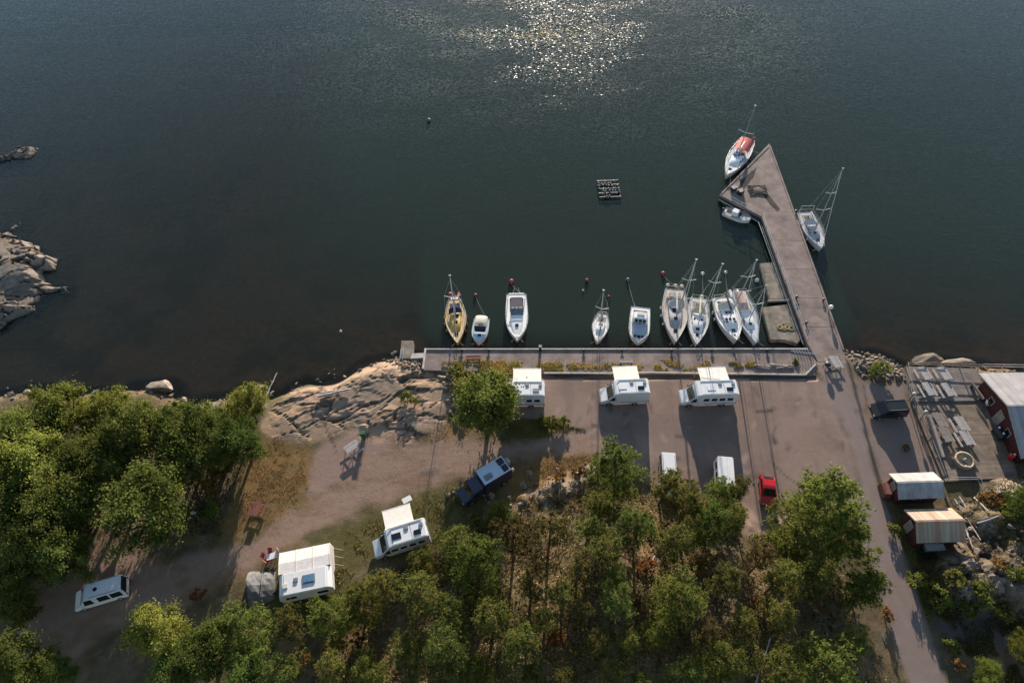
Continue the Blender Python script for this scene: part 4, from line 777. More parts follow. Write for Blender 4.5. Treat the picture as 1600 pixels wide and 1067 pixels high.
def motorhome(rear, front, label, kind, aw, side, L=None, group=None, roofm=None, skylight=False, W=2.25, wins=None):
    v = Veh('motorhome', label, 'motorhome', rear, front, 2.4, W, L, group); L = v.L; a, b = -L/2, L/2
    if kind == 'alcove':
        v.shell([(a, .45), (b-1.25, .45), (b-1.25, 1.75), (b-.75, 1.85), (b-.55, 2.15), (b-.75, 2.75), (b-1.6, 2.95), (a+.1, 2.95), (a, 2.8)], M['van'], 'body', .1)
        v.shell([(b-1.6, .35), (b, .35), (b, .95), (b-.75, 1.2), (b-1.15, 1.78), (b-1.6, 1.78)], M['van'], 'cab', .07, w=v.W*.86); v.pane((b-.76, 1.21), (b-1.14, 1.76), .8)
    else:
        v.shell([(a, .45), (b-1.9, .45), (b-1.9, 2.0), (b-1.55, 2.3), (b-1.75, 2.72), (b-2.4, 2.86), (a+.1, 2.86), (a, 2.7)], M['van'], 'body', .1)
        v.shell([(b-2.0, .35), (b, .35), (b, .95), (b-.85, 1.25), (b-1.55, 2.12), (b-2.0, 2.2)], M['van'], 'cab', .08, w=v.W*.9); v.pane((b-.88, 1.28), (b-1.52, 2.08), .8)
        if skylight: v.pane((b-1.58, 2.33), (b-2.35, 2.84), .72, name='skylight')
        v.sidewin([(b-1.75, 1.3), (b-1.05, 1.3), (b-1.45, 1.95), (b-1.75, 1.95)])
    zt = 2.95 if kind == 'alcove' else 2.86
    for i in range((4 if kind != 'alcove' else 2) if wins is None else wins):
        x = a+.6+i*1.0; v.sidewin([(x, 1.45), (x+.7, 1.45), (x+.7, 2.0), (x, 2.0)])
    v.sidewin([(a, .85), (a+L*.6, .85), (a+L*.6, .95), (a, .95)], M['grey'], 'trim_stripe'); v.wheels((a+1.7, b-1.0)); v.lights(b-.05, a-.0); v.mirrors(b-1.1, 1.5)
    v.box('roof_hatch', (a+1.1, .35, zt+.04), (.8, .55, .1), M['glass'] if kind != 'alcove' else M['grey'], .03); v.box('roof_vent', (a+2.2, -.5, zt+.05), (.45, .45, .12), M['grey'], .03); v.box('roof_vent', (a+.55, -.4, zt+.06), (.4, .4, .14), M['grey'], .03)
    for k in (1, -1): MB().box((a+L*.36, k*(v.W/2-.16), zt+.05), (L*.6, .05, .06)).build('roof_rail', M['alu'], v.t)
    v.sidewin([(a+2.6, .6), (a+3.25, .6), (a+3.25, 2.2), (a+2.6, 2.2)], M['grey'], 'entry_door', (-1,)); v.box('rear_ladder', (a-.06, -.6, 1.7), (.05, .35, 2.0), M['alu'], 0); v.box('roof_seam', (a+1.75, 0, zt+.012), (.04, v.W*.8, .02), M['grey'], 0)
    v.box('solar_panel', (a+3.4, .1, zt+.03), (1.0, .7, .05), M['glass'] if skylight else M['van'], .01); v.box('rear_bumper', (a-.02, 0, .5), (.16, v.W*.94, .25), M['grey'], .03)
    v.pane((a, 1.4), (a, 2.1), .6, name='rear_window'); v.awning(a+aw[0], a+aw[1], side); return v
motorhome((851, 610), (779, 610), 'white motorhome half hidden behind the round tree, awning toward the quay', 'alcove', (.4, 4.0), -1, group=MG)
motorhome((1014, 605), (939, 608), 'white plain sided motorhome with grey roof hatches, between the other two on the quayside', 'low', (1.0, 4.2), -1, group=MG, wins=0)
motorhome((1152, 607), (1066, 610), 'white low profile motorhome with four dark side windows, rightmost on the quayside', 'low', (.7, 4.3), -1, group=MG)
motorhome((667, 824), (580, 851), 'white motorhome with dark front skylight on the grass beside the gravel track', 'low', (1.2, 4.4), -1, skylight=True)
# caravan with awning tent
v = Veh('caravan', 'white caravan with large pale awning tent, beside the gravel track', 'caravan', (518, 899), (432, 917), 2.4, 2.4); L = v.L; a, b = -L/2, L/2
v.shell([(a+.1, .5), (b-.2, .5), (b, 1.2), (b-.25, 2.3), (b-.7, 2.62), (a+.5, 2.62), (a, 2.2), (a, 1.0)], M['van'], 'body', .1); v.pane((b-.02, 1.3), (b-.22, 2.2), .8, name='front_window'); v.wheels((0.1,), .32)
v.sidewin([(a+.6, 1.3), (a+1.7, 1.3), (a+1.7, 1.9), (a+.6, 1.9)]); v.sidewin([(b-1.9, 1.3), (b-.8, 1.3), (b-.8, 1.9), (b-1.9, 1.9)])
v.box('skylight', (a+2.35, -.1, 2.68), (1.35, .95, .1), M['grey'], .03); v.box('skylight_pane', (a+2.35, -.1, 2.742), (1.05, .7, .03), pm('blue_skylight', (.10, .22, .34), .15), .01)
v.box('roof_vent', (a+3.7, -.25, 2.67), (.45, .45, .14), M['grey'], .03); v.box('roof_vent', (a+4.8, .2, 2.66), (.5, .5, .12), M['cream'], .03); MB().path([(b, .5, .5), (b+1.2, 0, .5), (b, -.5, .5)], .06).build('drawbar', M['dark'], v.t)
tw = pm('awning_tent_cloth', (.60, .57, .55), .85, var=.12); y = -1.22
mb = MB(); n = 3; P = []
for i in range(n+1):
    x = a+.1+(L-.35)*i/n; P.append([(x, y, 2.5), (x, y-1.2, 2.42-.05*(i % 2 == 0)*0), (x, y-2.6, 2.02), (x, y-2.9, 0.0)])
mb.loft(P, caps=False, closed=False, sm=False); 
at_ = mb.build('awning_tent', tw, v.t)
for i in range(n+1): x = a+.1+(L-.35)*i/n; MB().path([(x, y, 2.53), (x, y-1.2, 2.45), (x, y-2.6, 2.05)], .05, 5).build('tent_pole', M['cream'], at_)
for s, xx_ in ((1, a+.1), (-1, a+.1+L-.35)): q = [(xx_, y, 0), (xx_, y-2.9, 0), (xx_, y-2.6, 2.02), (xx_, y, 2.5)]; MB().add(q, [(0, 1, 2, 3)]).build('side_wall', tw, at_)
for k in range(3): MB().cyl((a+.1-.1, y-.3-k*.9, 1.9), (a-.9, y-.5-k*.9, 0), .02, n=4).build('guy_line', M['cream'], at_)
ca = v
t = thing('tent', 'low crumpled grey tent pitched against the left end of the caravan', 'tent', gat(412, 918), v.t.rotation_euler.z)
mb = MB(); rr = []
for i in range(7):
    u = i/6; x = -1.3+2.6*u; h = .5+1.15*u; rr.append([(x+random.uniform(-.08, .08), 2.0*math.cos(k*math.pi/8)*(.75+.25*u), h*math.sin(k*math.pi/8)**.8*(1+.08*random.uniform(-1, 1)) if 0 < k < 8 else 0) for k in range(9)])
mb.loft(rr, closed=False, caps=False, sm=False); mb.add(rr[0], [tuple(range(9))]); mb.build('flysheet', pm('grey_tent_cloth', (.17, .165, .16), .85, var=.35, sc=2), t); MB().path([(-.1, -1.9, .02), (-.1, -1.3, .9), (-.1, 0, 1.2), (-.1, 1.3, .9), (-.1, 1.9, .02)], .05).build('tent_pole', M['grey'], t)
# cars and vans
def van(rear, front, label, m, W=1.85, h=1.9, kind='van', group=None, L=None, star=False, hood=False):
    v = Veh('parked_van', label, 'van', rear, front, h*.9, W, L, group); L = v.L; a, b = -L/2, L/2; v.belt, v.top, v.tum = 1.05, h, .13
    v.shell([(a, .35), (b-.05, .35), (b, .75), (b-.75, 1.1), (b-1.55, h-.06), (b-1.9, h), (a+.15, h), (a+.05, 1.1)], m, 'body', .07)
    v.pane((b-.78, 1.13), (b-1.5, h-.1), .88); v.pane((a+.055, 1.15), (a+.14, h-.08), .85, name='rear_window'); w = h-.2
    for x0, x1 in ((a+.3, a+1.45), (a+1.6, a+2.75), (b-2.25, b-1.45)): v.sidewin([(x0, 1.15), (x1+(.2 if x1 > b-1.6 else 0), 1.15), (x1-.05, w), (x0+.03, w)])
    v.wheels((a+.95, b-.85), .33); v.lights(b-.08, a+.03, .72); v.mirrors(b-1.1, 1.15, m); v.box('rear_bumper', (a, 0, .45), (.15, W*.95, .22), M['dark'], .04)
    v.box('number_plate', (a-.005, .1, .8), (.03, .5, .12), M['steel'], .005)
    for k in (1, -1): MB().box((a+L*.36, k*(v.hw(h)-.1), h+.03), (L*.5, .05, .05)).build('roof_rail', M['grey'], v.t)
    if star:
        for k in range(2): v.box('roof_vent', (a+L*.5, 0, h+.03), (.42-.2*k, .22+.2*k, .09), M['navy'], .02)
    return v
van((192, 909), (107, 934), 'white panel van seen from behind, alone on the shaded track at lower left', M['van'], W=2.05, h=2.25, star=True)
van((1044, 706), (1047, 748), 'white camper van peeping out above the pine crowns, left of the two', M['van'], h=2.2, L=5.0)
v = Veh('parked_van', 'white high roofed van with round roof vent at the edge of the pines', 'van', (1133, 712), (1136, 752), 2.4, 2.0, 5.6); v.belt, v.top, v.tum = 1.2, 2.5, .1; a, b = -v.L/2, v.L/2
v.shell([(a, .4), (b, .4), (b, .95), (b-.8, 1.2), (b-1.4, 2.2), (b-1.9, 2.5), (a+.12, 2.5), (a+.02, 1.2)], M['van'], 'body', .09); v.pane((b-.84, 1.24), (b-1.38, 2.14), .86); v.wheels((a+1.1, b-.9)); v.pane((a+.03, 1.5), (a+.09, 2.2), .7, name='rear_window')
for x in (a+.6, a+1.9): v.sidewin([(x, 1.45), (x+.9, 1.45), (x+.9, 2.05), (x, 2.05)])
MB().cyl((a+2.9, -.4, 2.5), (a+2.9, -.4, 2.62), .28, n=14).build('roof_vent', M['grey'], v.t); v.lights(b-.05, a+.03); v.mirrors(b-1.1, 1.4)
v = Veh('parked_car', 'small red hatchback car parked beside the trees on the yard', 'car', (1199, 742), (1203, 787), 1.0, 1.75); a, b = -v.L/2, v.L/2; v.belt, v.top, v.tum = .9, 1.45, .22
cr = pm('red_car_paint', (.50, .018, .022), .22, var=.06)
v.shell([(a, .3), (b-.05, .3), (b, .62), (b-.15, .78), (b-.95, .95), (b-1.7, 1.4), (b-2.1, 1.46), (a+.7, 1.43), (a+.15, .98), (a, .75)], cr, 'body', .08); v.pane((b-.97, .97), (b-1.66, 1.38), .88); v.pane((a+.17, 1.0), (a+.66, 1.41), .84, name='rear_window')
v.sidewin([(a+.5, .97), (b-1.15, .97), (b-1.75, 1.34), (a+.85, 1.34)]); v.wheels((a+.7, b-.75), .3); v.lights(b-.1, a+.04, .62, .8); v.mirrors(b-1.15, 1.0, cr)
v.box('number_plate', (b+.005, 0, .48), (.03, .5, .11), M['van'], .005)
blk = pm('black_green_paint', (.016, .020, .018), .3, var=.2); v = van((1419, 633), (1366, 636), 'black people carrier parked left of the wooden deck', blk, h=1.85, W=1.9)
# overland truck
v = Veh('camper_truck', 'dark blue overland truck with pale roof box and spare wheel, parked on the track', 'truck', (792, 728), (717, 773), 2.0, 2.2); L = v.L; a, b = -L/2, L/2; db_ = pm('dark_blue_paint', (.045, .05, .075), .35); 
v.shell([(a, .8), (a+L*.56, .8), (a+L*.56, 2.85), (a+.1, 2.85), (a, 2.7)], db_, 'camper_box', .06); v.shell([(a+L*.57, .6), (b, .6), (b, 1.2), (b-.95, 1.4), (b-1.55, 2.1), (a+L*.57, 2.25)], db_, 'cab', .08, w=1.95); v.pane((b-.98, 1.43), (b-1.5, 2.04), .78)
v.sidewin([(b-1.9, 1.45), (b-1.2, 1.45), (b-1.6, 1.95), (b-1.9, 1.95)]); v.wheels((a+1.1, b-.95), .46, .3); v.lights(b-.03, a+.02, 1.0, 1.0); v.mirrors(b-1.15, 1.6)
pr = pm('pale_blue_roof', (.52, .58, .66), .45, var=.1); v.box('roof_tray', (a+L*.28, 0, 2.9), (L*.54, 2.05, .08), pr, .02)
for k in (1, -1): v.box('roof_rail', (a+L*.28, k*1.02, 2.97), (L*.55, .08, .12), M['van'], .02)
v.box('solar_panel', (a+.55, .45, 2.965), (.7, .85, .05), M['glass'], .01); v.box('solar_panel', (a+.6, -.5, 2.965), (.8, .85, .05), M['glass'], .01); v.box('roof_hatch', (a+L*.42, .35, 2.98), (1.0, .7, .08), M['grey'], .03)
o = MB().cyl((a-.3, .2, 1.5), (a-.02, .2, 1.5), .42, n=18).build('spare_wheel', M['rub'], v.t); MB().cyl((a-.33, .2, 1.5), (a-.29, .2, 1.5), .2, n=12).build('rim', M['steel'], o); v.box('luggage_box', (a-.35, -.55, 1.7), (.6, .8, .7), M['pale'], .05); v.box('jerry_can', (a-.25, .85, 2.2), (.3, .35, .5), M['cream'], .04)
# ------------------------------------------------------------------ tables
def table(px, py, rz, label, m, L=1.9, W=.8, z=None, group=None, bm=None):
    p = gat(px, py) if z is None else at(px, py, z); t = thing('picnic_table', label, 'picnic table', p, rz, group)
    mb = MB(); [mb.box((0, -W/2+W/5*(i+.5), .73), (L, W/5-.02, .05)) for i in range(5)]; mb.build('table_top', m, t)
    for s in (1, -1): mb = MB(); [mb.box((0, s*(W/2+.32+i*.15), .44), (L, .13, .05)) for i in (0, 1)]; mb.build('bench', bm or m, t)
    for s in (1, -1):
        mb = MB(); x = s*L*.36; mb.cyl((x, -.25, .7), (x, -.75, 0), .05, n=4); mb.cyl((x, .25, .7), (x, .75, 0), .05, n=4); mb.box((x, 0, .4), (.07, 1.5, .09)); mb.build('leg', M['wood'], t)
    return t
DZ = .42
table(553, 703, R(38), 'pale picnic table standing on gravel near the green bin', M['pale'], 1.9)
table(404, 798, R(80), 'small reddish picnic table on the dry grass left of the track', M['redwood'], 1.7)
table(1301, 570, R(100), 'pale picnic table at the foot of the pier with a black grill beside it', M['pale'], 1.9, z=0)
t = thing('litter_bin', 'tall green waste bin next to the pale picnic table', 'bin', gat(569, 683)); MB().box((0, 0, .6), (.55, .5, 1.15), 0, -.12).build('bin_body', pm('green_plastic', (.02, .10, .04), .5), t, bev=.04); MB().box((0, 0, 1.22), (.66, .6, .09)).build('lid', pm('green_plastic', (0, 0, 0)), t, bev=.03); MB().cyl((.45, -.1, 0), (.45, -.1, 1.4), .03).build('post', M['redwood'], t)
t = thing('grill', 'black kettle grill on legs at the left side of the pier foot table', 'grill', at(1290, 575, 0)); MB().ell((0, 0, .85), (.42, .42, .3), 12, 8).build('kettle', M['dark'], t)
for k in range(3): MB().cyl((.25*math.cos(k*2.1), .25*math.sin(k*2.1), .7), (.42*math.cos(k*2.1), .42*math.sin(k*2.1), 0), .03).build('leg', M['dark'], t)
MB().box((.1, -.7, .7), (.4, .5, .05)).build('side_shelf', M['dark'], t)
# red camp chairs and table by the caravan
def chair(px, py, rz, label, m, z=None, group=None):
    p = gat(px, py) if z is None else at(px, py, z); t = thing('camp_chair', label, 'chair', p, rz, group)
    MB().box((0, 0, .42), (.5, .5, .05)).build('seat', m, t); MB().slab([(-.25, .25, .45), (.25, .25, .45), (.25, .42, 1.0), (-.25, .42, 1.0)], .04).build('backrest', m, t)
    for x in (-.22, .22):
        for y in (-.22, .22): MB().cyl((x, y, 0), (x, y, .42), .02, n=5).build('leg', M['alu'], t)
rc_ = pm('red_chair_cloth', (.40, .08, .07), .8)
for px, py, rz, l, m in [(417, 872, 1.2, 'red camp chair left of the white camp table by the caravan', rc_), (424, 865, .1, 'red camp chair behind the white camp table by the caravan', rc_), (433, 866, -.8, 'pale camp chair right of the white camp table by the caravan', M['cream']), (420, 877, 2.6, 'red camp chair nearest the grey tent', rc_)]: chair(px, py, rz, l, m, group='camp chairs by the caravan')
def camp_table(px, py, rz, label, m=None):
    t = thing('camp_table', label, 'table', gat(px, py), rz); MB().box((0, 0, .7), (1.1, .7, .04)).build('table_top', m or M['van'], t, bev=.015)
    for x in (-.45, .45):
        for y in (-.28, .28): MB().cyl((x, y, 0), (x, y, .69), .02, n=5).build('leg', M['alu'], t)
camp_table(427, 872, .3, 'white camp table among red chairs by the caravan'); camp_table(637, 784, .5, 'small white camp table on the grass behind the skylight motorhome')
t = thing('gas_barrel', 'small pale barrel left of the grey tent', 'barrel', gat(391, 909)); MB().lathe([(.3, 0), (.33, .15), (.33, .6), (.2, .72), (.08, .74)], n=12).build('drum', M['cream'], t); MB().cyl((0, 0, .72), (0, 0, .85), .06).build('valve', M['dark'], t)
t = thing('sign_post', 'small white sign on a thin post beside the big round tree at left', 'sign', gat(312, 812)); MB().cyl((0, 0, 0), (0, 0, 2.2), .04).build('pole', M['alu'], t); MB().box((0, .05, 1.95), (.5, .04, .6), .3).build('panel', M['van'], t, bev=.01)
# ------------------------------------------------------------------ deck and buildings
def slabdeck(name, label, pts, z, zb, m, rim=None):
    t = thing(name, label, 'deck'); MB().prism(flat(pts, z), zb, z).build('planking', m, t); return t
dk = pm('deck_planks', (.20, .165, .145), .85, var=.3, sc=1.2, stripe=(1, .3, .62)); dk2 = pm('terrace_planks', (.22, .165, .12), .85, var=.3, sc=1.2, stripe=(1, .3, .62))
slabdeck('wooden_deck', 'upper grey plank deck at the water with four picnic tables', [(1414, 572), (1528, 576), (1540, 626), (1424, 627)], DZ, -1.6, dk)
slabdeck('wooden_terrace', 'lower brown plank terrace beside the red building', [(1424, 628), (1541, 627), (1580, 700), (1590, 745), (1477, 752)], DZ-.12, -.4, dk2)
PG = 'picnic tables on the wooden deck'
for px, py, l, z in [(1440, 588, 'pale picnic table on the deck corner nearest the breakwater', DZ), (1470, 588, 'pale picnic table on the deck by the water, right of the corner one', DZ), (1446, 612, 'pale picnic table on the deck above the step, left one', DZ), (1476, 613, 'pale picnic table on the deck above the step, right one', DZ),
                  (1462, 660, 'shaded picnic table on the terrace along the left planter, upper one', DZ-.12), (1472, 683, 'shaded picnic table on the terrace along the left planter, lower one', DZ-.12), (1496, 666, 'bright pale picnic table in the middle of the terrace, upper one', DZ-.12), (1504, 688, 'bright pale picnic table in the middle of the terrace, next to the round tub', DZ-.12)]:
    table(px, py, R(97), l, M['pale'] if 'shaded' not in l else M['wood'], 2.0, .85, z=z+.003, group=PG)  # shade on the left terrace pair is put into a darker wood colour
fence('railing', 'grey timber railing along the left side of the wooden deck', [(1414, 573), (1424, 627), (1450, 690), (1472, 748)], 1.0, M['wood'], (1., .55), 2.2, .05, DZ)
fence('railing', 'grey timber railing along the water side of the wooden deck', [(1414, 573), (1470, 574), (1528, 577)], 1.0, M['wood'], (1., .55), 2.2, .05, DZ)
fence('railing', 'long pale rail behind the red building at the shore', [(1530, 576), (1600, 577), (1700, 578)], 1.0, M['pale'], (1., .5), 2.4, .05, 0)
fence('wire_fence', 'thin wire fence around the dark hollow below the terrace', [(1478, 752), (1524, 752), (1540, 788)], 1.1, M['alu'], (1., .5), 2.0, .03, .2, 'fence')
t = thing('planter', 'long timber planter box along the left edge of the terrace', 'planter'); MB().prism(flat([(1447, 650), (1453, 650), (1474, 716), (1467, 717)], DZ), DZ-.11, DZ+.45).build('box', M['wood'], t); MB().prism(flat([(1448.5, 652), (1452, 652), (1472, 713.5), (1469, 714)], DZ+.45), DZ+.451, DZ+.47).build('soil', M['dark'], t)
t = thing('wooden_tub', 'round pale wooden tub with a centre post on the terrace', 'tub', at(1504, 722, DZ-.11)); MB().lathe([(1.05, 0), (1.12, .5), (1.12, .62), (.88, .62), (.86, .3), (.02, .3)], n=20).build('staves', pm('tub_wood', (.40, .31, .20), .8, var=.3), t); MB().cyl((-.15, 0, .3), (-.15, 0, 1.0), .1).build('post', M['cream'], t); MB().box((-.2, -.4, .66), (.14, .9, .08), .5).build('paddle', M['dark'], t)
for px, py, l in [(1419, 627, 'white ball lamp on a post at the deck step'), (1437, 655, 'white ball lamp on a post beside the terrace planter')]:
    t = thing('ball_lamp', l, 'lamp', at(px, py, DZ-.1), 0, 'ball lamps along the deck'); MB().cyl((0, 0, 0), (0, 0, 1.5), .05).build('pole', M['dark'], t); MB().ell((0, 0, 1.72), (.25, .25, .24), 14, 10).build('globe', M['pale'], t)
def house(name, label, cat, FL, FR, NL, ridge_px, ze, wallm, roofm, over=.3, base=-.3, L=None, zg=0):
    fl, fr, nl = at(*FL, ze), at(*FR, ze), at(*NL, ze); ux = (fr-fl)[:2]; Ln = L or np.linalg.norm(ux); ux = ux/np.linalg.norm(ux); uy = np.array([-ux[1], ux[0]]); Wd = abs((nl-fl)[:2]@uy); rz = math.atan2(ux[1], ux[0])
    c = fl[:2]+ux*Ln/2-uy*Wd/2; best = min(np.arange(ze+.3, ze+5, .05), key=lambda z: abs(proj([*(fl[:2]-uy*Wd/2), z])[1]-ridge_px)); zr = float(best); print(name, 'L %.1f W %.1f ridge %.1f' % (Ln, Wd, zr))
    t = thing(name, label, cat, (c[0], c[1], zg), rz); l, w = Ln/2, Wd/2; k = over; e = ze-zg; r = zr-zg; dz = (r-e)/w
    P = [(-l+k, -w+k), (l-k, -w+k), (l-k, w-k), (-l+k, w-k)]; we = e+dz*k-.1; rg = r-.1; b = base-zg
    mb = MB(); v = [(*p, b) for p in P]+[(*p, we) for p in P]+[(-l+k, 0, rg), (l-k, 0, rg)]; mb.add(v, [(0, 1, 5, 4), (1, 2, 6, 9, 5), (2, 3, 7, 6), (3, 0, 4, 8, 7)]); mb.build('wall', wallm, t)
    for s in (1, -1):
        q = [(-l, 0, r), (l, 0, r), (l, s*w, e), (-l, s*w, e)]; q = q if s < 0 else q[::-1]
        o = MB().slab([Vector(p)+Vector((0, 0, -.06)) for p in (q[::-1])], .06).build('roof_slope', roofm, t)
    MB().box((0, 0, r+.03), (Ln, .22, .06)).build('ridge_cap', roofm, t)
    for s in (1, -1):
        for ss in (1, -1): MB().cyl((s*(l-.03), 0, r-.12), (s*(l-.03), ss*w, e-.12), .06, n=4).build('barge_board', M['pale'], t)
    return t, l, w, e, r, k
def opening(t, x, y, z, w, h, ax, name='window'):
    d = (w, .08, h) if ax == 'y' else (.08, w, h); f = MB().box((x, y, z), d).build(name, M['pale'], t); o = math.copysign(.03, y if ax == 'y' else x)
    d2 = (w-.16, .06, h-.16) if ax == 'y' else (.06, w-.16, h-.16); MB().box((x+(o if ax != 'y' else 0), y+(o if ax == 'y' else 0), z), d2).build('pane' if name == 'window' else 'leaf', M['glass'] if name == 'window' else M['wood'], f)
zinc = pm('zinc_roof', (.37, .355, .34), .45, var=.25, sc=1.0, stripe=(0, .6, .8)); rust = pm('rusty_roof', (.36, .30, .22), .6, var=.2, sc=1.4, stripe=(0, .85, .8), col2=(.24, .09, .03), ns=(1.6, .1, .1)); bigroof = pm('pale_roof_sheet', (.31, .285, .28), .4, var=.2, sc=.5, stripe=(0, .5, .95))
z0 = hz(*at(1430, 770)[:2]); print('shed ground', z0)
t, l, w, e, r, k = house('shed', 'small red shed with clean pale metal roof at the roadside', 'shed', (1389, 740), (1459, 737.5), (1402.5, 780), 754, 1.95, M['falu'], zinc)
opening(t, -l+k, .3, 1.0, .9, 1.8, 'x', 'door'); opening(t, 0, -w+k, 1.2, .9, .7, 'y')
MB().box((-l-.35, .2, .5), (.9, 1.6, 1.0), 0, .1).build('lean_to', M['redwood'], t, bev=.03)
t, l, w, e, r, k = house('shed', 'small red shed with rust streaked metal roof, second one down the road', 'shed', (1413, 796), (1487, 793.7), (1433, 848), 814.5, 1.95, M['falu'], rust)
opening(t, -l+k, .3, 1.0, .9, 1.8, 'x', 'door'); opening(t, .5, -w+k, 1.2, .9, .7, 'y')
t = thing('storage_chest', 'low grey chest in the shade below the rusty shed', 'chest', gat(1456, 858)); MB().box((0, 0, .35), (2.0, .7, .7)).build('chest_body', M['wood'], t, bev=.03); MB().box((0, 0, .74), (2.1, .8, .07)).build('lid', M['pale'], t, bev=.02)
t, l, w, e, r, k = house('boathouse', 'large red boarded building with pale metal roof at the right edge', 'building', (1529, 583), (1700, 580), (1590, 716), 634, 2.7, M['falu'], bigroof, base=-1.5, over=.75)
opening(t, -l+k, 2.5, 1.6, .9, .9, 'x'); opening(t, -l+k, -2.0, 1.6, .9, .9, 'x'); opening(t, -l+k, .2, 1.3, 1.2, 2.1, 'x', 'door')
bench(1525, 614, R(100), 2.4, M['wood'], 'brown bench along the left wall of the red building', z=DZ)
for px, py, rz, l in [(1541, 634, 1.4, 'white chair by the red wall, left one'), (1549, 630, 1.7, 'white chair by the red wall, right one')]: chair(px, py, rz, l, M['van'], DZ, 'white chairs by the red wall')
t = thing('smoker', 'dark oil drum smoker with white lids beside the red wall', 'smoker', at(1556, 680, DZ-.11), R(-80)); MB().cyl((-.8, 0, .75), (.8, 0, .75), .38, n=14).build('drum', M['dark'], t)
for x in (-.6, .6): MB().box((x, 0, .2), (.1, .6, .4)).build('leg', M['dark'], t); MB().ell((x*.7, .1, 1.15), (.16, .16, .1), 10, 6).build('lid', M['van'], t)
t = thing('barrel', 'red barrel by the lower corner of the red building', 'barrel', at(1577, 716, DZ-.11)); MB().lathe([(.3, 0), (.36, .3), (.36, .6), (.3, .95), (.02, .95)], n=14).build('drum', M['red'], t); MB().cyl((.1, 0, .95), (.1, 0, 1.1), .12).build('cap', M['van'], t)
# timber pile, ladder and scrap right of the sheds
for i, (a, b, l) in enumerate([((1489, 782), (1530, 845), 'longest pale plank leaning down the slope right of the sheds'), ((1496, 778), (1524, 826), 'second pale plank right of the sheds'), ((1494, 790), (1514, 822), 'short grey plank right of the sheds'), ((1505, 830), (1517, 858), 'pale plank at the corner of the rusty shed')]):
    log(gz(*a, .35+.05*i), gz(*b, .3+.05*i), .11, l, M['pale'] if 'pale' in l else M['wood'], 'plank', 'plank')
for a, b, l in [((1520, 779), (1541, 800), 'forked bare branch beside the dark hollow'), ((1537, 790), (1575, 822), 'crooked grey branch on the rocks right of the sheds'), ((1530, 815), (1558, 808), 'pale curved root on the rocks right of the sheds')]:
    log(gz(*a, .3), gz(*b, .4), .1, l, M['bark'] if 'grey' in l else M['pale'], 'branch', 'branch')
# ------------------------------------------------------------------ stones and islets
stone_m = []
for k, c in enumerate([(.24, .185, .14), (.20, .15, .11), (.155, .13, .11), (.29, .235, .18)]): stone_m.append(pm('stone_%d' % k, c, .95, var=.35, sc=1.5, bump=.8))
def stone_mesh(seed, m, sub=2, amp=.35):
    r_ = random.Random(seed); b = bmesh.new(); bmesh.ops.create_icosphere(b, subdivisions=sub, radius=1)
    pl = [(Vector((r_.gauss(0, 1), r_.gauss(0, 1), r_.gauss(0, 1))).normalized(), r_.uniform(.42, .8)) for _ in range(11)]
    for v in b.verts:
        for n, d in pl:
            q = v.co.dot(n)
            if q > d: v.co -= n*(q-d)
        v.co += Vector((r_.uniform(-1, 1), r_.uniform(-1, 1), r_.uniform(-1, 1)))*.05
    me = bpy.data.meshes.new('boulder'); b.to_mesh(me); b.free(); me.materials.append(m); return me
SM = [stone_mesh(i, stone_m[i % 4]) for i in range(8)]
def stone(p, s, label, group, i=None, name='boulder'):
    o = bpy.data.objects.new(name, SM[random.randrange(8) if i is None else i]); COL.objects.link(o); o.location = p; o.scale = s; o.rotation_euler = (random.uniform(-.3, .3), random.uniform(-.3, .3), random.random()*6); return tag(o, label, 'boulder', group)
def scatter_stones(pts, n, smin, smax, label, group, seed, zup=.0, mind=.75):
    P = poly(pts, -.3); rr = random.Random(seed); placed = []; tries = 0
    while len(placed) < n and tries < 9000:
        tries += 1; x = rr.uniform(P[:, 0].min(), P[:, 0].max()); y = rr.uniform(P[:, 1].min(), P[:, 1].max())
        if sdist(P, np.array([x]), np.array([y]))[0] < 0: continue
        s = smin+(smax-smin)*rr.random()**2
        if any((x-a)**2+(y-b)**2 < (mind*(s+c))**2 for a, b, c in placed): continue
        placed.append((x, y, s)); stone((x, y, max(hz(x, y), WL-.2)+s*.15+zup), (s*rr.uniform(.9, 1.35), s, s*rr.uniform(.55, .85)), label, group)
scatter_stones([(1318, 541), (1345, 543), (1385, 553), (1420, 568), (1412, 596), (1345, 592), (1332, 570)], 120, .28, .75, 'pale angular stone in the breakwater pile right of the pier foot', 'breakwater stones', 3)
scatter_stones([(610, 548), (625, 541), (628, 562), (662, 561), (661, 590), (640, 580), (600, 560)], 60, .25, .6, 'dark rubble stone around the small jetty', 'rubble by the jetty', 4)
scatter_stones([(690, 590), (705, 572), (715, 590), (712, 640), (700, 650)], 16, .3, .9, 'pinkish broken rock left of the round tree', 'rocks left of the round tree', 5)
scatter_stones([(385, 600), (420, 598), (425, 616), (390, 618)], 14, .25, .6, 'pale shore stone near the leaning pole', 'stones by the leaning pole', 6)
scatter_stones([(90, 606), (160, 606), (225, 598), (300, 622), (390, 598), (400, 614), (300, 640), (225, 614), (100, 622)], 46, .15, .6, 'small dark stone along the waterline below the left grove', 'waterline stones below the left grove', 12)
scatter_stones([(430, 606), (480, 584), (560, 566), (610, 552), (612, 562), (560, 577), (480, 596), (440, 622)], 26, .12, .4, 'small stone at the waterline of the bare rock', 'waterline stones at the bare rock', 13)
scatter_stones([(1425, 566), (1530, 565), (1600, 569), (1600, 578), (1425, 575)], 26, .2, .55, 'dark shore stone behind the deck and the red building', 'shore stones behind the deck', 14)
scatter_stones([(0, 600), (60, 605), (75, 622), (0, 628)], 12, .3, .8, 'grey shore stone at the far left shore', 'stones on the far left shore', 8)
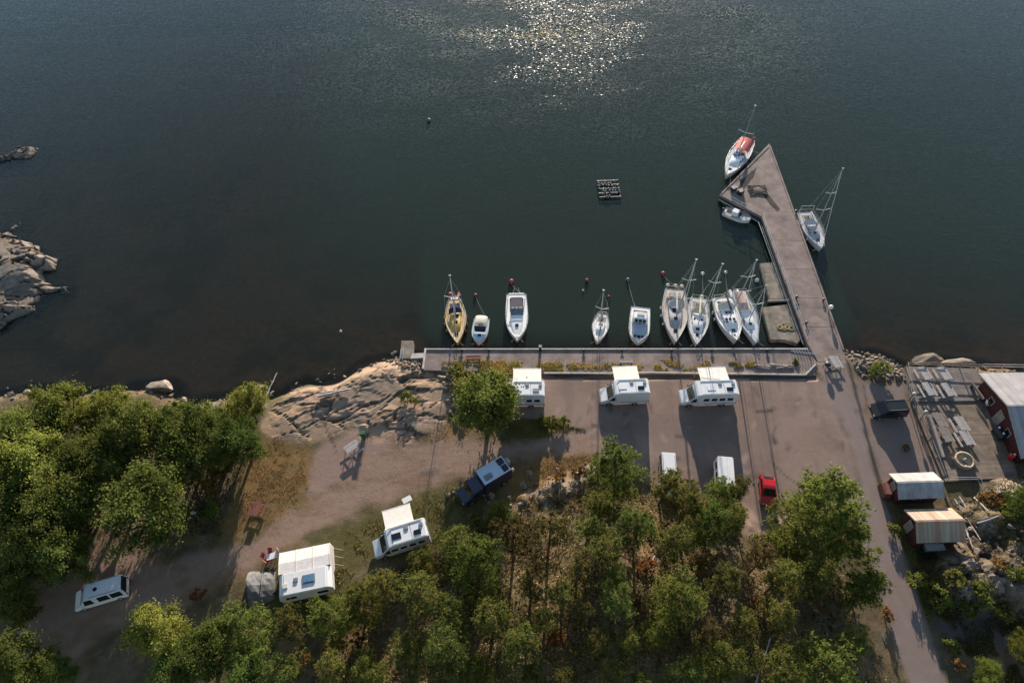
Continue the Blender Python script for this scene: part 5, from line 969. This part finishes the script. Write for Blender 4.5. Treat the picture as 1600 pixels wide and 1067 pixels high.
scatter_stones([(680, 775), (800, 745), (930, 725), (930, 745), (870, 790), (800, 830), (790, 790)], 45, .2, .7, 'pale broken rock on the slope above the pines', 'rocks along the pine slope', 9)
scatter_stones([(1500, 800), (1600, 790), (1600, 960), (1560, 940), (1480, 880)], 60, .18, .55, 'rough rock lying on the slope right of the sheds', 'rocks on the right slope', 10)
for px, py, s, l in [(255, 607, (2.2, 1.7, 1.3), 'big dark rounded boulder in the water behind the left grove'), (330, 642, (3.0, 1.9, 1.2), 'broad pale boulder at the waterline right of the left grove'), (286, 628, (.9, .8, .6), 'small stone between the two big left shore boulders'), (698, 578, (1.2, .8, .7), 'large loose slab of rock on the left end of the quay'), (410, 608, (1.0, .8, .6), 'pale boulder at the foot of the leaning pole')]:
    p = gat(px, py); stone((p[0], p[1], max(p[2], WL)+.1), s, l, None).rotation_euler = (0, 0, random.random()*.6)
for px, py, s, l, c in [(1440, 571, 0, 'rusty pink smooth rock on the shore behind the deck', 0), (1492, 572, 0, 'rounded yellowish rock on the shore beside the deck rail', 3)]:
    p = gat(px+6, py-2); stone((p[0], p[1], -.5), (2.8, 1.0, .9), l, None, c).rotation_euler = (0, 0, .05)
def islet(label, pts, h, seed):
    P = poly(pts, WL); x0, y0 = P.min(0)-1.5; x1, y1 = P.max(0)+1.5; gx_, gy_ = np.arange(x0, x1, .22), np.arange(y0, y1, .22); A, B = np.meshgrid(gx_, gy_); n_ = fbm(A, B, 3, 5, seed); s = sdist(P, A, B)+(n_-.5)*2.0+.7
    fc = np.abs(fbm(A*.8+B*.6, B*1.7-A*.4, 3.5, 4, seed+5)-.5)*2; crack = smooth((.09-fc)/.08)
    st = np.floor(fbm(A+B*.4, B, 4.5, 3, seed+9)*7)/7
    kh, ke, kc = slabs(A, B, None, int(max(12, len(gx_)*len(gy_)*.0016)), seed+3, .5, 1.8, P=P); crack = np.maximum(crack, smooth((.15-ke)/.12))
    Zi = WL-.7+.5*smooth(s/1.5)*(np.clip(kh, -.3, 1.3)-.4)+h*smooth((s+.6)/3.2)*(.55+.9*st)+.35*smooth(s)*(n_-.4)-.5*crack*(s > 0)-1.2*smooth(-s/1.3)
    c = np.empty(A.shape+(4,)); c[...] = (.235, .185, .145, .8); c[..., :3] *= (.72+.5*kc)[..., None]; w = smooth((fbm(A, B, 2.5, 4, seed+2)-.5)*6)[..., None]*.8; c = c*(1-w)+np.array([.165, .14, .115, .85])*w; w = (np.maximum(crack*.9, smooth((WL+.25-Zi)/.3)*.85)*(1-smooth((WL-.15-Zi)/.5)*.8))[..., None]; c = c*(1-w)+np.array([.045, .04, .032, .9])*w
    i_ = np.arange(A.size).reshape(A.shape); q = np.stack([i_[:-1, :-1], i_[:-1, 1:], i_[1:, 1:], i_[1:, :-1]], -1).reshape(-1, 4); zc = np.array([A.mean(), B.mean(), WL]); keep = (s.ravel()[q] > -1.4).any(1); u, inv = np.unique(q[keep], return_inverse=True)
    o = mobj('rock_islet', npmesh('rock_islet', np.stack([A, B, Zi], -1).reshape(-1, 3)[u]-zc, inv.reshape(-1, 4), gm, c.reshape(-1, 4)[u], False)); o.location = zc; tag(o, label, 'rock islet')
islet('largest bare pinkish rock islet cut by the left edge of the photo', [(-60, 360), (0, 362), (35, 368), (62, 388), (86, 408), (84, 420), (62, 424), (66, 440), (110, 445), (108, 458), (70, 470), (58, 490), (20, 498), (0, 512), (-60, 520)], 2.0, 301)
islet('low flat rock islet alone far out at the left edge', [(-30, 240), (10, 243), (30, 230), (58, 228), (60, 236), (40, 250), (0, 254), (-30, 255)], 2.0, 331)
islet('small grey rock just above the large islet', [(10, 366), (16, 354), (38, 342), (40, 346), (24, 362)], 1.0, 351)
# ------------------------------------------------------------------ trees
def quads(P, Nn, size, asp, cols, rg):
    n = len(P); a = np.cross(Nn, rg.normal(size=(n, 3))); a /= np.linalg.norm(a, axis=1, keepdims=True)+1e-9; b = np.cross(Nn, a); b /= np.linalg.norm(b, axis=1, keepdims=True)+1e-9
    s = size[:, None]; V = np.stack([P-a*s-b*s*asp*.3, P+a*s*.2-b*s*asp, P+a*s+b*s*asp*.25, P-a*s*.2+b*s*asp], 1).reshape(-1, 3)
    return V, np.arange(4*n).reshape(-1, 4), np.repeat(cols, 4, 0)
def unit(n, rg): v = rg.normal(size=(n, 3)); return v/np.linalg.norm(v, axis=1, keepdims=True)
LM = leafmat('leaf_green', trans=.55); NM = leafmat('needle_green', trans=.48); RM = leafmat('brown_needles', trans=.2)
def limbs(mb, base, ends, r0):
    for e in ends:
        e = np.array(e); m = (np.array(base)+e)/2+[0, 0, .25]; mb.cyl(base, m, r0, r0*.65, 6, False); mb.cyl(m, e, r0*.65, r0*.2, 5, False)
def broadleaf(seed, H, Rr, Rz, cz, n, c0, c1, lobes=95, size=.108, low=-.75, irr=1.0):
    """trunk, limbs and a crown of leaf-sized faces set on many small sprays"""
    rg = np.random.default_rng(seed); d = unit(lobes, rg); d[:, 2] = np.where(d[:, 2] < low, -d[:, 2], d[:, 2]); ph = rg.uniform(0, 6.28, 3); th = np.arctan2(d[:, 1], d[:, 0])
    env = 1+irr*(.16*np.sin(2*th+ph[0])+.12*np.sin(3*th+ph[1])+.1*np.sin(5*th+ph[2])+rg.normal(size=lobes)*.07); rad = rg.uniform(.25, 1, lobes)**.45*env; Lc = d*rad[:, None]*np.array([Rr*.84, Rr*.84, Rz*.84])+[0, 0, cz]; lr = rg.uniform(.1, .26, lobes)*Rr
    tint = rg.uniform(0, 1, lobes); k = rg.choice(lobes, n, p=lr**1.6/np.sum(lr**1.6)); u = unit(n, rg); P = Lc[k]+u*lr[k][:, None]*np.abs(rg.normal(size=n)[:, None])*.72*np.array([1, 1, .8]); o_ = (P-[0, 0, cz])/np.array([Rr, Rr, Rz])
    Nn = u*.5+o_*.6+[0, 0, .25]+rg.normal(size=(n, 3))*.45; Nn /= np.linalg.norm(Nn, axis=1, keepdims=True); f = np.clip(tint[k]*.6+rg.uniform(.05, .38, n), 0, 1)[:, None]; c = np.array(c0)*(1-f)+np.array(c1)*f
    V, F, Cc = quads(P, Nn, rg.uniform(.6, 1.35, n)*size, .62, c, rg); cm = npmesh('crown', V, F, LM, Cc)
    mb = MB(); mb.cyl((0, 0, -.4), (.08, .05, cz*.55), .05*Rr+.06, .035*Rr+.04, 8, False); limbs(mb, (.08, .05, cz*.5), [Lc[i] for i in range(0, lobes, 4)], .03*Rr+.02); return cm, mb
def pine(seed, H, Rr, n, c0, c1, low=.4, dense=1.0, tuft=.155):
    rg = np.random.default_rng(seed); mb = MB(); lean = rg.normal(size=2)*.3; tip = np.array([lean[0], lean[1], H*.97]); mid = tip*.5+[*rg.normal(size=2)*.12, 0]; mb.cyl((0, 0, -.4), mid, .18, .13, 8, False); mb.cyl(mid, tip, .13, .03, 7, False); Pc = []; rc_ = []
    nb = int(24*dense); gap = rg.uniform(0, 6.28)
    for i in range(nb):
        h = low+(1-low)*((i+.5)/nb); prof = math.sin(min(1, (1-h)/(1-low)*1.15+.12)*math.pi*.62)**.8; Lb = Rr*max(.2, prof)*rg.uniform(.45, 1.15); a = i*2.4+rg.uniform(-.7, .7)
        if abs((a-gap+3.14) % 6.28-3.14) < .45 and dense < 1.2: Lb *= .5
        s0 = tip*h if h > .5 else mid*h*2; e = s0+np.array([Lb*math.cos(a), Lb*math.sin(a), Lb*rg.uniform(-.05, .35)+.1]); m_ = (s0+e)/2+[0, 0, -.08]; mb.cyl(s0, m_, .045, .03, 5, False); mb.cyl(m_, e, .03, .012, 4, False); sd = np.array([-math.sin(a), math.cos(a), 0])
        for f in (.5, .75, 1.0)[0 if Lb > 1.1 else 1:]:
            for q in (-1, 0, 1): Pc.append(s0+(e-s0)*f+sd*q*Lb*.24*rg.uniform(.5, 1.3)+rg.normal(size=3)*.1); rc_.append(rg.uniform(.2, .42)*(.6+.16*Rr))
    for q in range(4): Pc.append(tip+[*rg.normal(size=2)*.2, -.1-.2*q]); rc_.append(.3)
    Pc = np.array(Pc); rc_ = np.array(rc_); m = len(Pc); k = rg.choice(m, n, p=rc_**2/np.sum(rc_**2)); u = unit(n, rg); u[:, 2] *= .6; P = Pc[k]+u*rc_[k][:, None]*np.abs(rg.normal(size=n)[:, None])*.85; Nn = u*.5+rg.normal(size=(n, 3))*.7+[0, 0, .4]; Nn /= np.linalg.norm(Nn, axis=1, keepdims=True)
    tint = rg.uniform(0, 1, m); f = np.clip(tint[k]*.6+rg.uniform(.05, .38, n), 0, 1)[:, None]; c = np.array(c0)*(1-f)+np.array(c1)*f; V, F, Cc = quads(P, Nn, rg.uniform(.6, 1.3, n)*tuft, .3, c, rg); return npmesh('crown', V, F, NM, Cc), mb
G0, G1 = (.068, .096, .022), (.19, .22, .055)
P0, P1 = (.065, .085, .024), (.21, .215, .055)
KIND = {}
def kind(k, i, mesh_mb, bark):
    cm, mb = mesh_mb; n = 'trunk'; me_o = mb.build(n, bark); tm = me_o.data; bpy.data.objects.remove(me_o); KIND.setdefault(k, []).append((cm, tm))
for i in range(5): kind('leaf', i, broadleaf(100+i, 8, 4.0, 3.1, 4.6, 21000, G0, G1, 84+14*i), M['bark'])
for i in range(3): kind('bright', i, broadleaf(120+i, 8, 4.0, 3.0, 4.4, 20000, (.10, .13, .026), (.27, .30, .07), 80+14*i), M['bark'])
kind('round', 0, broadleaf(140, 8, 4.1, 4.0, 4.3, 26000, (.07, .10, .024), (.20, .23, .055), 150, .13, -.95, .3), M['bark'])
for i in range(5): kind('pine', i, pine(200+i, 9.5, 2.7, 7200, P0, P1), M['pinebark'])
for i in range(3): kind('thin', i, pine(220+i, 9, 2.3, 4000, (.06, .06, .022), (.15, .125, .04), .5, .7), M['pinebark'])
for i in range(3): kind('lush', i, pine(240+i, 8, 3.0, 13000, (.065, .092, .022), (.19, .215, .05), .12, 1.6, .15), M['pinebark'])
for i in range(3): kind('shrub', i, broadleaf(260+i, 2, 1.4, 1.0, .8, 2200, (.09, .11, .026), (.24, .25, .06), 22, .11, -.3), M['bark'])
for i in range(3): kind('brown', i, broadleaf(270+i, 2, 1.4, 1.0, .8, 1500, (.13, .085, .03), (.27, .15, .05), 22, .11, -.3), M['bark'])
NOMR = {'leaf': 4.0, 'bright': 4.0, 'round': 4.1, 'pine': 2.7, 'thin': 2.3, 'lush': 3.0, 'shrub': 1.4, 'brown': 1.4}
CZ = {'leaf': 4.7, 'bright': 4.5, 'round': 4.3, 'pine': 6.8, 'thin': 7.0, 'lush': 4.9, 'shrub': .8, 'brown': .8}
NAME = {'leaf': 'deciduous_tree', 'bright': 'deciduous_tree', 'round': 'deciduous_tree', 'pine': 'pine_tree', 'thin': 'pine_tree', 'lush': 'pine_tree', 'shrub': 'shrub', 'brown': 'shrub'}
def plant(k, px, py, rpx, label, group=None, tall=1.0):
    z = 0
    for _ in range(4):
        dpx = FPX/((at(px, py, z)-CP)@cF); s = rpx/dpx/NOMR[k]; p = gat(px, py, CZ[k]*s*tall); z = p[2]+CZ[k]*s*tall
    s = max(.4, min(s, 1.6)); v = KIND[k]; cm, tm = v[random.randrange(len(v))]
    o = thing(NAME[k], label, 'tree' if 'tree' in NAME[k] else 'shrub', p, random.random()*6.28, group); o.scale = (s, s, s*random.uniform(.92, 1.1)*tall); mobj('crown', cm, o); mobj('trunk' if 'tree' in NAME[k] else 'stem', tm, o)
GP, GL, GS = 'pine trees on the wooded slope', 'leafy trees of the left grove', 'shrubs'
PINES = [('pine', 965, 905, 28, 'small pine above the light topped pine and left of the broad central one'), ('pine', 935, 1010, 34, 'dark pine in the deep shade at lower centre, left one'), ('pine', 960, 1045, 30, 'dark pine at the bottom edge under the deep shade'), ('lush', 1030, 985, 30, 'shaded pine directly below the broad central pine'), ('pine', 880, 925, 30, 'dark pine left of the light topped pine'), ('pine', 1165, 975, 30, 'shaded pine right of the bare patch above the leaning dead trunk'), ('pine', 920, 830, 28, 'pine below the two slope edge pines on their left'), 
 ('lush', 965, 738, 46, 'big dark bushy pine at the slope edge, left of the camper shadow'), ('pine', 935, 790, 36, 'dark pine just below the bushy pine at the slope edge'), ('pine', 1040, 758, 32, 'pine right in front of the smaller white camper van'), ('pine', 1075, 785, 40, 'pine between and below the two white vans'),
 ('lush', 1130, 770, 28, 'pine touching the front of the high roofed white van'), ('thin', 1160, 762, 24, 'thin leaning pine left of the red car'), ('pine', 1000, 822, 40, 'pine two crowns below the bushy slope edge pine'), ('pine', 1052, 842, 36, 'pine in the middle of the slope below the smaller white van'),
 ('lush', 1112, 818, 40, 'broad green pine below the high roofed white van'), ('pine', 1150, 812, 30, 'pine left below the red car'), ('lush', 1285, 790, 62, 'tall spreading pine beside the road, topmost of its clump'), ('lush', 1255, 838, 56, 'dense pine at the left of the roadside clump'), ('lush', 1316, 838, 52, 'dense pine at the right of the roadside clump'), ('pine', 1246, 792, 28, 'pine right below the red car'),
 ('lush', 1352, 917, 38, 'small round pine leaning over the road edge'), ('pine', 1275, 905, 46, 'dark pine under the roadside clump'), ('pine', 1218, 900, 36, 'pine left under the roadside clump'), ('thin', 1188, 872, 30, 'sparse pine above the brown bare patch'), ('lush', 1058, 932, 48, 'broad light topped pine in the centre of the slope'), ('pine', 965, 940, 36, 'light topped pine left of the broad central pine'),
 ('thin', 912, 950, 26, 'small pine with a spread tip left of the light topped pine'), ('pine', 985, 1000, 26, 'small pine in the deep shade at the lower centre'), ('lush', 1130, 1030, 44, 'bushy pine low right of the broad central pine'), ('pine', 1065, 1050, 36, 'pine at the bottom edge under the broad central pine'), ('pine', 1000, 1064, 28, 'small pine at the bottom edge in the middle'), ('pine', 885, 1060, 36, 'pine at the bottom edge left of the middle'),
 ('thin', 858, 832, 38, 'olive sparse pine below the pale rocks'), ('thin', 800, 838, 38, 'olive sparse pine below the overland truck'), ('lush', 780, 800, 24, 'small bright pine right below the overland truck'), ('pine', 712, 845, 36, 'grey green pine right of the skylight motorhome'), ('lush', 742, 890, 52, 'big grey green pine below the overland truck'), ('lush', 660, 882, 30, 'green pine right below the skylight motorhome'),
 ('pine', 600, 912, 34, 'pine between the caravan and the skylight motorhome'), ('lush', 562, 945, 38, 'green pine at the lower right of the caravan'), ('pine', 655, 925, 42, 'pine in the middle of the lower left slope'), ('pine', 700, 950, 44, 'dark pine left of the big grey green one'), ('lush', 520, 968, 38, 'pine below the caravan'), ('thin', 455, 975, 34, 'brownish thin pine below the caravan drawbar'),
 ('lush', 382, 985, 46, 'broad grassy green pine below the grey tent'), ('pine', 440, 1040, 42, 'pine at the bottom edge below the caravan'), ('pine', 520, 1045, 34, 'olive pine at the bottom edge beside the brown bushes'), ('lush', 577, 1050, 36, 'bright lit pine at the bottom edge'), ('pine', 640, 1020, 40, 'dark pine right of the bright bottom edge pine'), ('pine', 700, 1020, 50, 'largest dark pine at the lower left of the middle'),
 ('pine', 765, 965, 44, 'dark pine under the big grey green pine'), ('lush', 742, 1050, 32, 'small lit pine at the bottom edge left of the middle'), ('thin', 830, 900, 38, 'sparse pine standing over orange ground left of centre'), ('pine', 852, 965, 34, 'pine left of the deep shade at lower centre'), ('pine', 805, 1012, 40, 'pine on the lower slope left of centre'), ('pine', 830, 1060, 28, 'small pine at the bottom edge near the middle'),
 ('thin', 905, 880, 34, 'sparse dark pine below the pine at the slope edge'), ('pine', 948, 862, 36, 'dark pine straight below the slope edge pines'), ('lush', 1285, 1040, 56, 'large dark pine at the bottom edge left of the road'), ('pine', 1215, 1045, 42, 'pine at the bottom edge by the leaning dead trunk'), ('pine', 1335, 1005, 32, 'pine right above the grassy road bank'), ('pine', 1225, 965, 38, 'dark pine in the shade left of the small round one'), ('thin', 1140, 905, 36, 'thin pine with bare red trunk right of the broad central pine'), ('thin', 1100, 985, 30, 'thin pine under the broad central pine')]
for k, px, py, r, l in PINES: plant(k, px, py, r*(.98 if k == 'lush' else .92), l, GP)
LEAFY = [('leaf', 100, 872, 46, 'shaded leafy tree just above the white van on its left'), ('leaf', 35, 875, 50, 'dark leafy tree at the left edge above the white van'), ('leaf', 88, 1045, 32, 'dark leafy tree in the shade below the white van'), ('leaf', 330, 655, 34, 'leafy tree at the shore between the two big boulders and the bare rock'), ('leaf', 60, 850, 56, 'deeply shaded leafy tree at the lower edge of the grove'), ('leaf', 175, 735, 46, 'leafy tree tucked behind the largest front tree'), ('leaf', 335, 700, 36, 'leafy tree at the right flank of the grove above the dry grass'), ('leaf', 222, 790, 76, 'largest round leafy tree at the front of the left grove'), ('bright', 100, 640, 50, 'bright leafy tree on the shore side of the left grove'), ('bright', 165, 640, 46, 'bright leafy tree beside it on the shore side, right one'), ('leaf', 35, 680, 58, 'leafy tree at the left edge on the shore side'), ('bright', 62, 728, 60, 'sunlit leafy tree in the left part of the grove'), ('leaf', 130, 722, 58, 'leafy tree left above the largest front tree'), ('leaf', 215, 672, 56, 'leafy tree in the middle of the grove near the big dark boulder'),  # first two trees are added to block sun from the track by the van
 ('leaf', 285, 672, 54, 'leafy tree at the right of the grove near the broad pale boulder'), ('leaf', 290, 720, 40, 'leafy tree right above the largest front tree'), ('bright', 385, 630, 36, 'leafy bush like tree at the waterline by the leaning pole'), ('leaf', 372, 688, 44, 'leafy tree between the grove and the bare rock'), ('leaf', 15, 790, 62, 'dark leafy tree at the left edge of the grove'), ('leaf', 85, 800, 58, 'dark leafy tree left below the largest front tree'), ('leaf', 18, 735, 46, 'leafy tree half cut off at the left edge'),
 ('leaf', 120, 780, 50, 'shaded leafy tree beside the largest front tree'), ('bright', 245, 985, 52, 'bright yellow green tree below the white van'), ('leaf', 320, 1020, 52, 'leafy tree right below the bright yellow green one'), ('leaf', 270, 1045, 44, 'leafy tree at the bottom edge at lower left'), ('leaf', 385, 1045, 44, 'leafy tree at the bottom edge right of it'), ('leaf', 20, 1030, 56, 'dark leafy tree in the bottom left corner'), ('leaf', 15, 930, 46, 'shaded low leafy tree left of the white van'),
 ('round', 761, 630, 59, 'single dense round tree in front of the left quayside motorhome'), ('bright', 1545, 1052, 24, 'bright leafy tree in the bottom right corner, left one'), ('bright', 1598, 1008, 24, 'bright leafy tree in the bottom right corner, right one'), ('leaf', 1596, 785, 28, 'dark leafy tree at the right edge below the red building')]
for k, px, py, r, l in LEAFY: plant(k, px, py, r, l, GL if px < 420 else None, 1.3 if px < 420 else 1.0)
SHR = [('shrub', 1492, 905, 18, 'dark green bush on the rock below the rusty shed chest'), ('shrub', 1535, 925, 22, 'broad green bush low on the right rock slope'), ('shrub', 1585, 895, 16, 'small green bush high on the right rock slope'), ('brown', 1560, 880, 14, 'dry bush between two green ones on the right rock slope'), ('shrub', 1512, 948, 18, 'green bush at the foot of the right rock slope'), ('shrub', 1565, 955, 20, 'green bush at the foot of the right rock slope, right one'), ('shrub', 1490, 1010, 16, 'green bush at the right road edge near the bottom'), ('brown', 1500, 1040, 14, 'dry bush at the right road edge near the bottom'), ('brown', 332, 752, 22, 'brownish shrub right of the largest front tree'), ('shrub', 352, 722, 24, 'green shrub at the edge of the dry grass'), ('shrub', 716, 582, 16, 'green shrub left above the round tree on the quay'), ('brown', 722, 600, 18, 'brown shrub beside the round tree'), ('shrub', 846, 660, 12, 'low hedge shrub on the grass patch, left one'), ('shrub', 862, 660, 14, 'low hedge shrub on the grass patch, middle one'), ('shrub', 880, 659, 13, 'low hedge shrub on the grass patch, right one'),
 ('shrub', 636, 622, 12, 'small yellowish shrub growing on the pale rock'), ('shrub', 648, 628, 9, 'tiny shrub right beside the rock shrub'), ('shrub', 1243, 567, 7, 'small round green bush on the quay strip'), ('shrub', 1378, 578, 16, 'yellow green shrub growing among the breakwater stones'), ('shrub', 1362, 582, 9, 'small shrub left among the breakwater stones'),
 ('brown', 520, 1012, 22, 'orange brown bush among the lower left pines'), ('brown', 470, 1040, 26, 'larger orange brown bush at the bottom among pines'), ('brown', 560, 1000, 16, 'yellowish bush right of the orange brown one'), ('shrub', 700, 885, 16, 'green bush beside the brown brushwood'), ('brown', 875, 745, 14, 'dry bush on the rocks above the pines'), ('brown', 905, 735, 14, 'dry bush right of it on the rocks'), ('shrub', 745, 815, 16, 'bright bush below the overland truck'),
 ('shrub', 1400, 830, 14, 'dark bush in the grass left of the rusty shed'), ('shrub', 1430, 905, 18, 'dark bush on the bank below the rusty shed'), ('shrub', 1470, 935, 22, 'dark bush on the shaded rock right of the road'), ('brown', 1415, 700, 8, 'dry weed at the edge of the terrace'), ('brown', 1560, 775, 22, 'dry brown bush on the rock right of the sheds'), ('shrub', 1575, 800, 16, 'green bush on the rock right of the sheds'), ('brown', 1385, 960, 14, 'dry bush on the bank left of the road'), ('brown', 1195, 945, 20, 'dry orange bush in the bare patch'), ('brown', 1090, 880, 18, 'dry orange bush below the broad green pine'), ('brown', 1010, 885, 18, 'dry orange bush in the middle of the slope'), ('brown', 990, 935, 14, 'dry orange bush left of the broad central pine'), ('brown', 870, 1000, 18, 'ochre bush on the lower slope'), ('brown', 310, 930, 14, 'dry bush at the track edge right of the white van'),
 ('shrub', 40, 960, 24, 'dark shrub in the shade left of the white van'), ('shrub', 60, 880, 22, 'dark shrub under the left grove'), ('shrub', 330, 800, 22, 'dark shrub right below the largest front tree')]
for k, px, py, r, l in SHR: plant(k, px, py, r, l, None)
# dead trunks in the wood
for a, b, l in [((1180, 1067), (1200, 1000), 'pale leaning dead trunk at the bottom edge among the pines'), ((695, 985), (725, 970), 'bare pale branch lying in the shade left of centre'), ((655, 920), (672, 905), 'bare branch on the brown brushwood'), ((1015, 887), (1022, 872), 'short broken branch on the slope')]:
    p, q = gz(*a, .3), gz(*b, .8); log(p, q, .1, l, M['pale'], 'dead_branch', 'branch')
# ------------------------------------------------------------------ ground cover nobody could count
def cover(name, label, zones, n, size, c0, c1, seed, mask=None, h=.25, asp=.35, zoff=.05, zf=0, up=.5, fade=3.0):
    rg = np.random.default_rng(seed); out = []
    for zn in zones:
        Pz = Z[zn] if isinstance(zn, str) else poly(zn, zf); x = rg.uniform(Pz[:, 0].min(), Pz[:, 0].max(), n*3); y = rg.uniform(max(9, Pz[:, 1].min()), Pz[:, 1].max(), n*3); keep = (sdist(Pz, x, y)+(fbm(x, y, 3, 3, seed)-.5)*2.5 > 0) & (fbm(x, y, 1.8, 3, seed+1) > (mask or .4))
        for nm in ('road', 'yard', 'track', 'lot', 'pad'):
            if zn not in ('quayveg',): keep &= sdist(Z[nm], x, y) < -.15
        keep &= rg.uniform(0, 1, len(x)) < .15+smooth((sdist(Pz, x, y)+(fbm(x, y, 3, 3, seed)-.5)*2.5)/fade)
        x, y = x[keep][:n], y[keep][:n]; out.append(np.stack([x, y], 1))
    xy = np.concatenate(out); m = len(xy); zz = np.array([hz(a, b) for a, b in xy]) if not zf else np.full(m, zf); P = np.column_stack([xy, zz+zoff+rg.uniform(0, h, m)]); Nn = rg.normal(size=(m, 3)); Nn[:, 2] = np.abs(Nn[:, 2])*.7+up; Nn /= np.linalg.norm(Nn, axis=1, keepdims=True)
    f = np.clip(fbm(xy[:, 0], xy[:, 1], 2.5, 3, seed+3)*1.6-.3+rg.uniform(-.2, .2, m), 0, 1)[:, None]; V, F, Cc = quads(P, Nn, rg.uniform(.6, 1.4, m)*size, asp, np.array(c0)*(1-f)+np.array(c1)*f, rg); o = mobj(name, npmesh(name, V, F, LM2, Cc)); o['kind'] = 'stuff'; o['label'] = label
LM2 = leafmat('ground_leaf', trans=.25)
cover('undergrowth', 'brown and green undergrowth covering the wooded slope', ['hill'], 34000, .14, (.15, .105, .05), (.32, .22, .10), 400, .42, .25)
cover('heather', 'green low heather and blueberry on the wooded slope', ['hill'], 15000, .15, (.035, .045, .014), (.085, .085, .026), 410, .5, .4)
cover('dry_grass', 'dry ochre grass beside the track', ['dry', 'dry3', 'dry2'], 4500, .08, (.25, .155, .06), (.36, .24, .09), 420, .4, .06, .3, .03, 0, 1.2)
cover('green_grass', 'green grass along the camp pitches', ['green', 'green2', 'rgrass'], 9000, .12, (.11, .105, .03), (.22, .19, .055), 430, .42, .08, .3, .03, 0, 1.0)
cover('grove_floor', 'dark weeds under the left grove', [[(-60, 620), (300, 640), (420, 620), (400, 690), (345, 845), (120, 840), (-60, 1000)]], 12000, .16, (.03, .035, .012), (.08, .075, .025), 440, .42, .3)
cover('rock_grass', 'dry grass and scrub on the right rocks', ['rrock', 'rgrass', [(1470, 990), (1620, 960), (1620, 1100), (1500, 1100)]], 9000, .13, (.05, .055, .02), (.17, .125, .045), 450, .52, .2)
_bk = {k: Z[k] for k in ('yard', 'pad')}; Z['yard'] = Z['yard']+[0, -1000]
cover('flower_strip', 'yellow flowering weeds in the strip between quay and motorhomes', [[(690, 566), (760, 562), (880, 563), (882, 583), (760, 584), (690, 584)], [(885, 565), (1045, 563), (1110, 568), (1095, 583), (890, 583)], [(1140, 566), (1180, 566), (1180, 574), (1140, 574)]], 3600, .10, (.15, .16, .04), (.40, .31, .07), 460, .40, .08, .5, .02, .01, 1.1, 1.2)
Z['yard'] = _bk['yard']
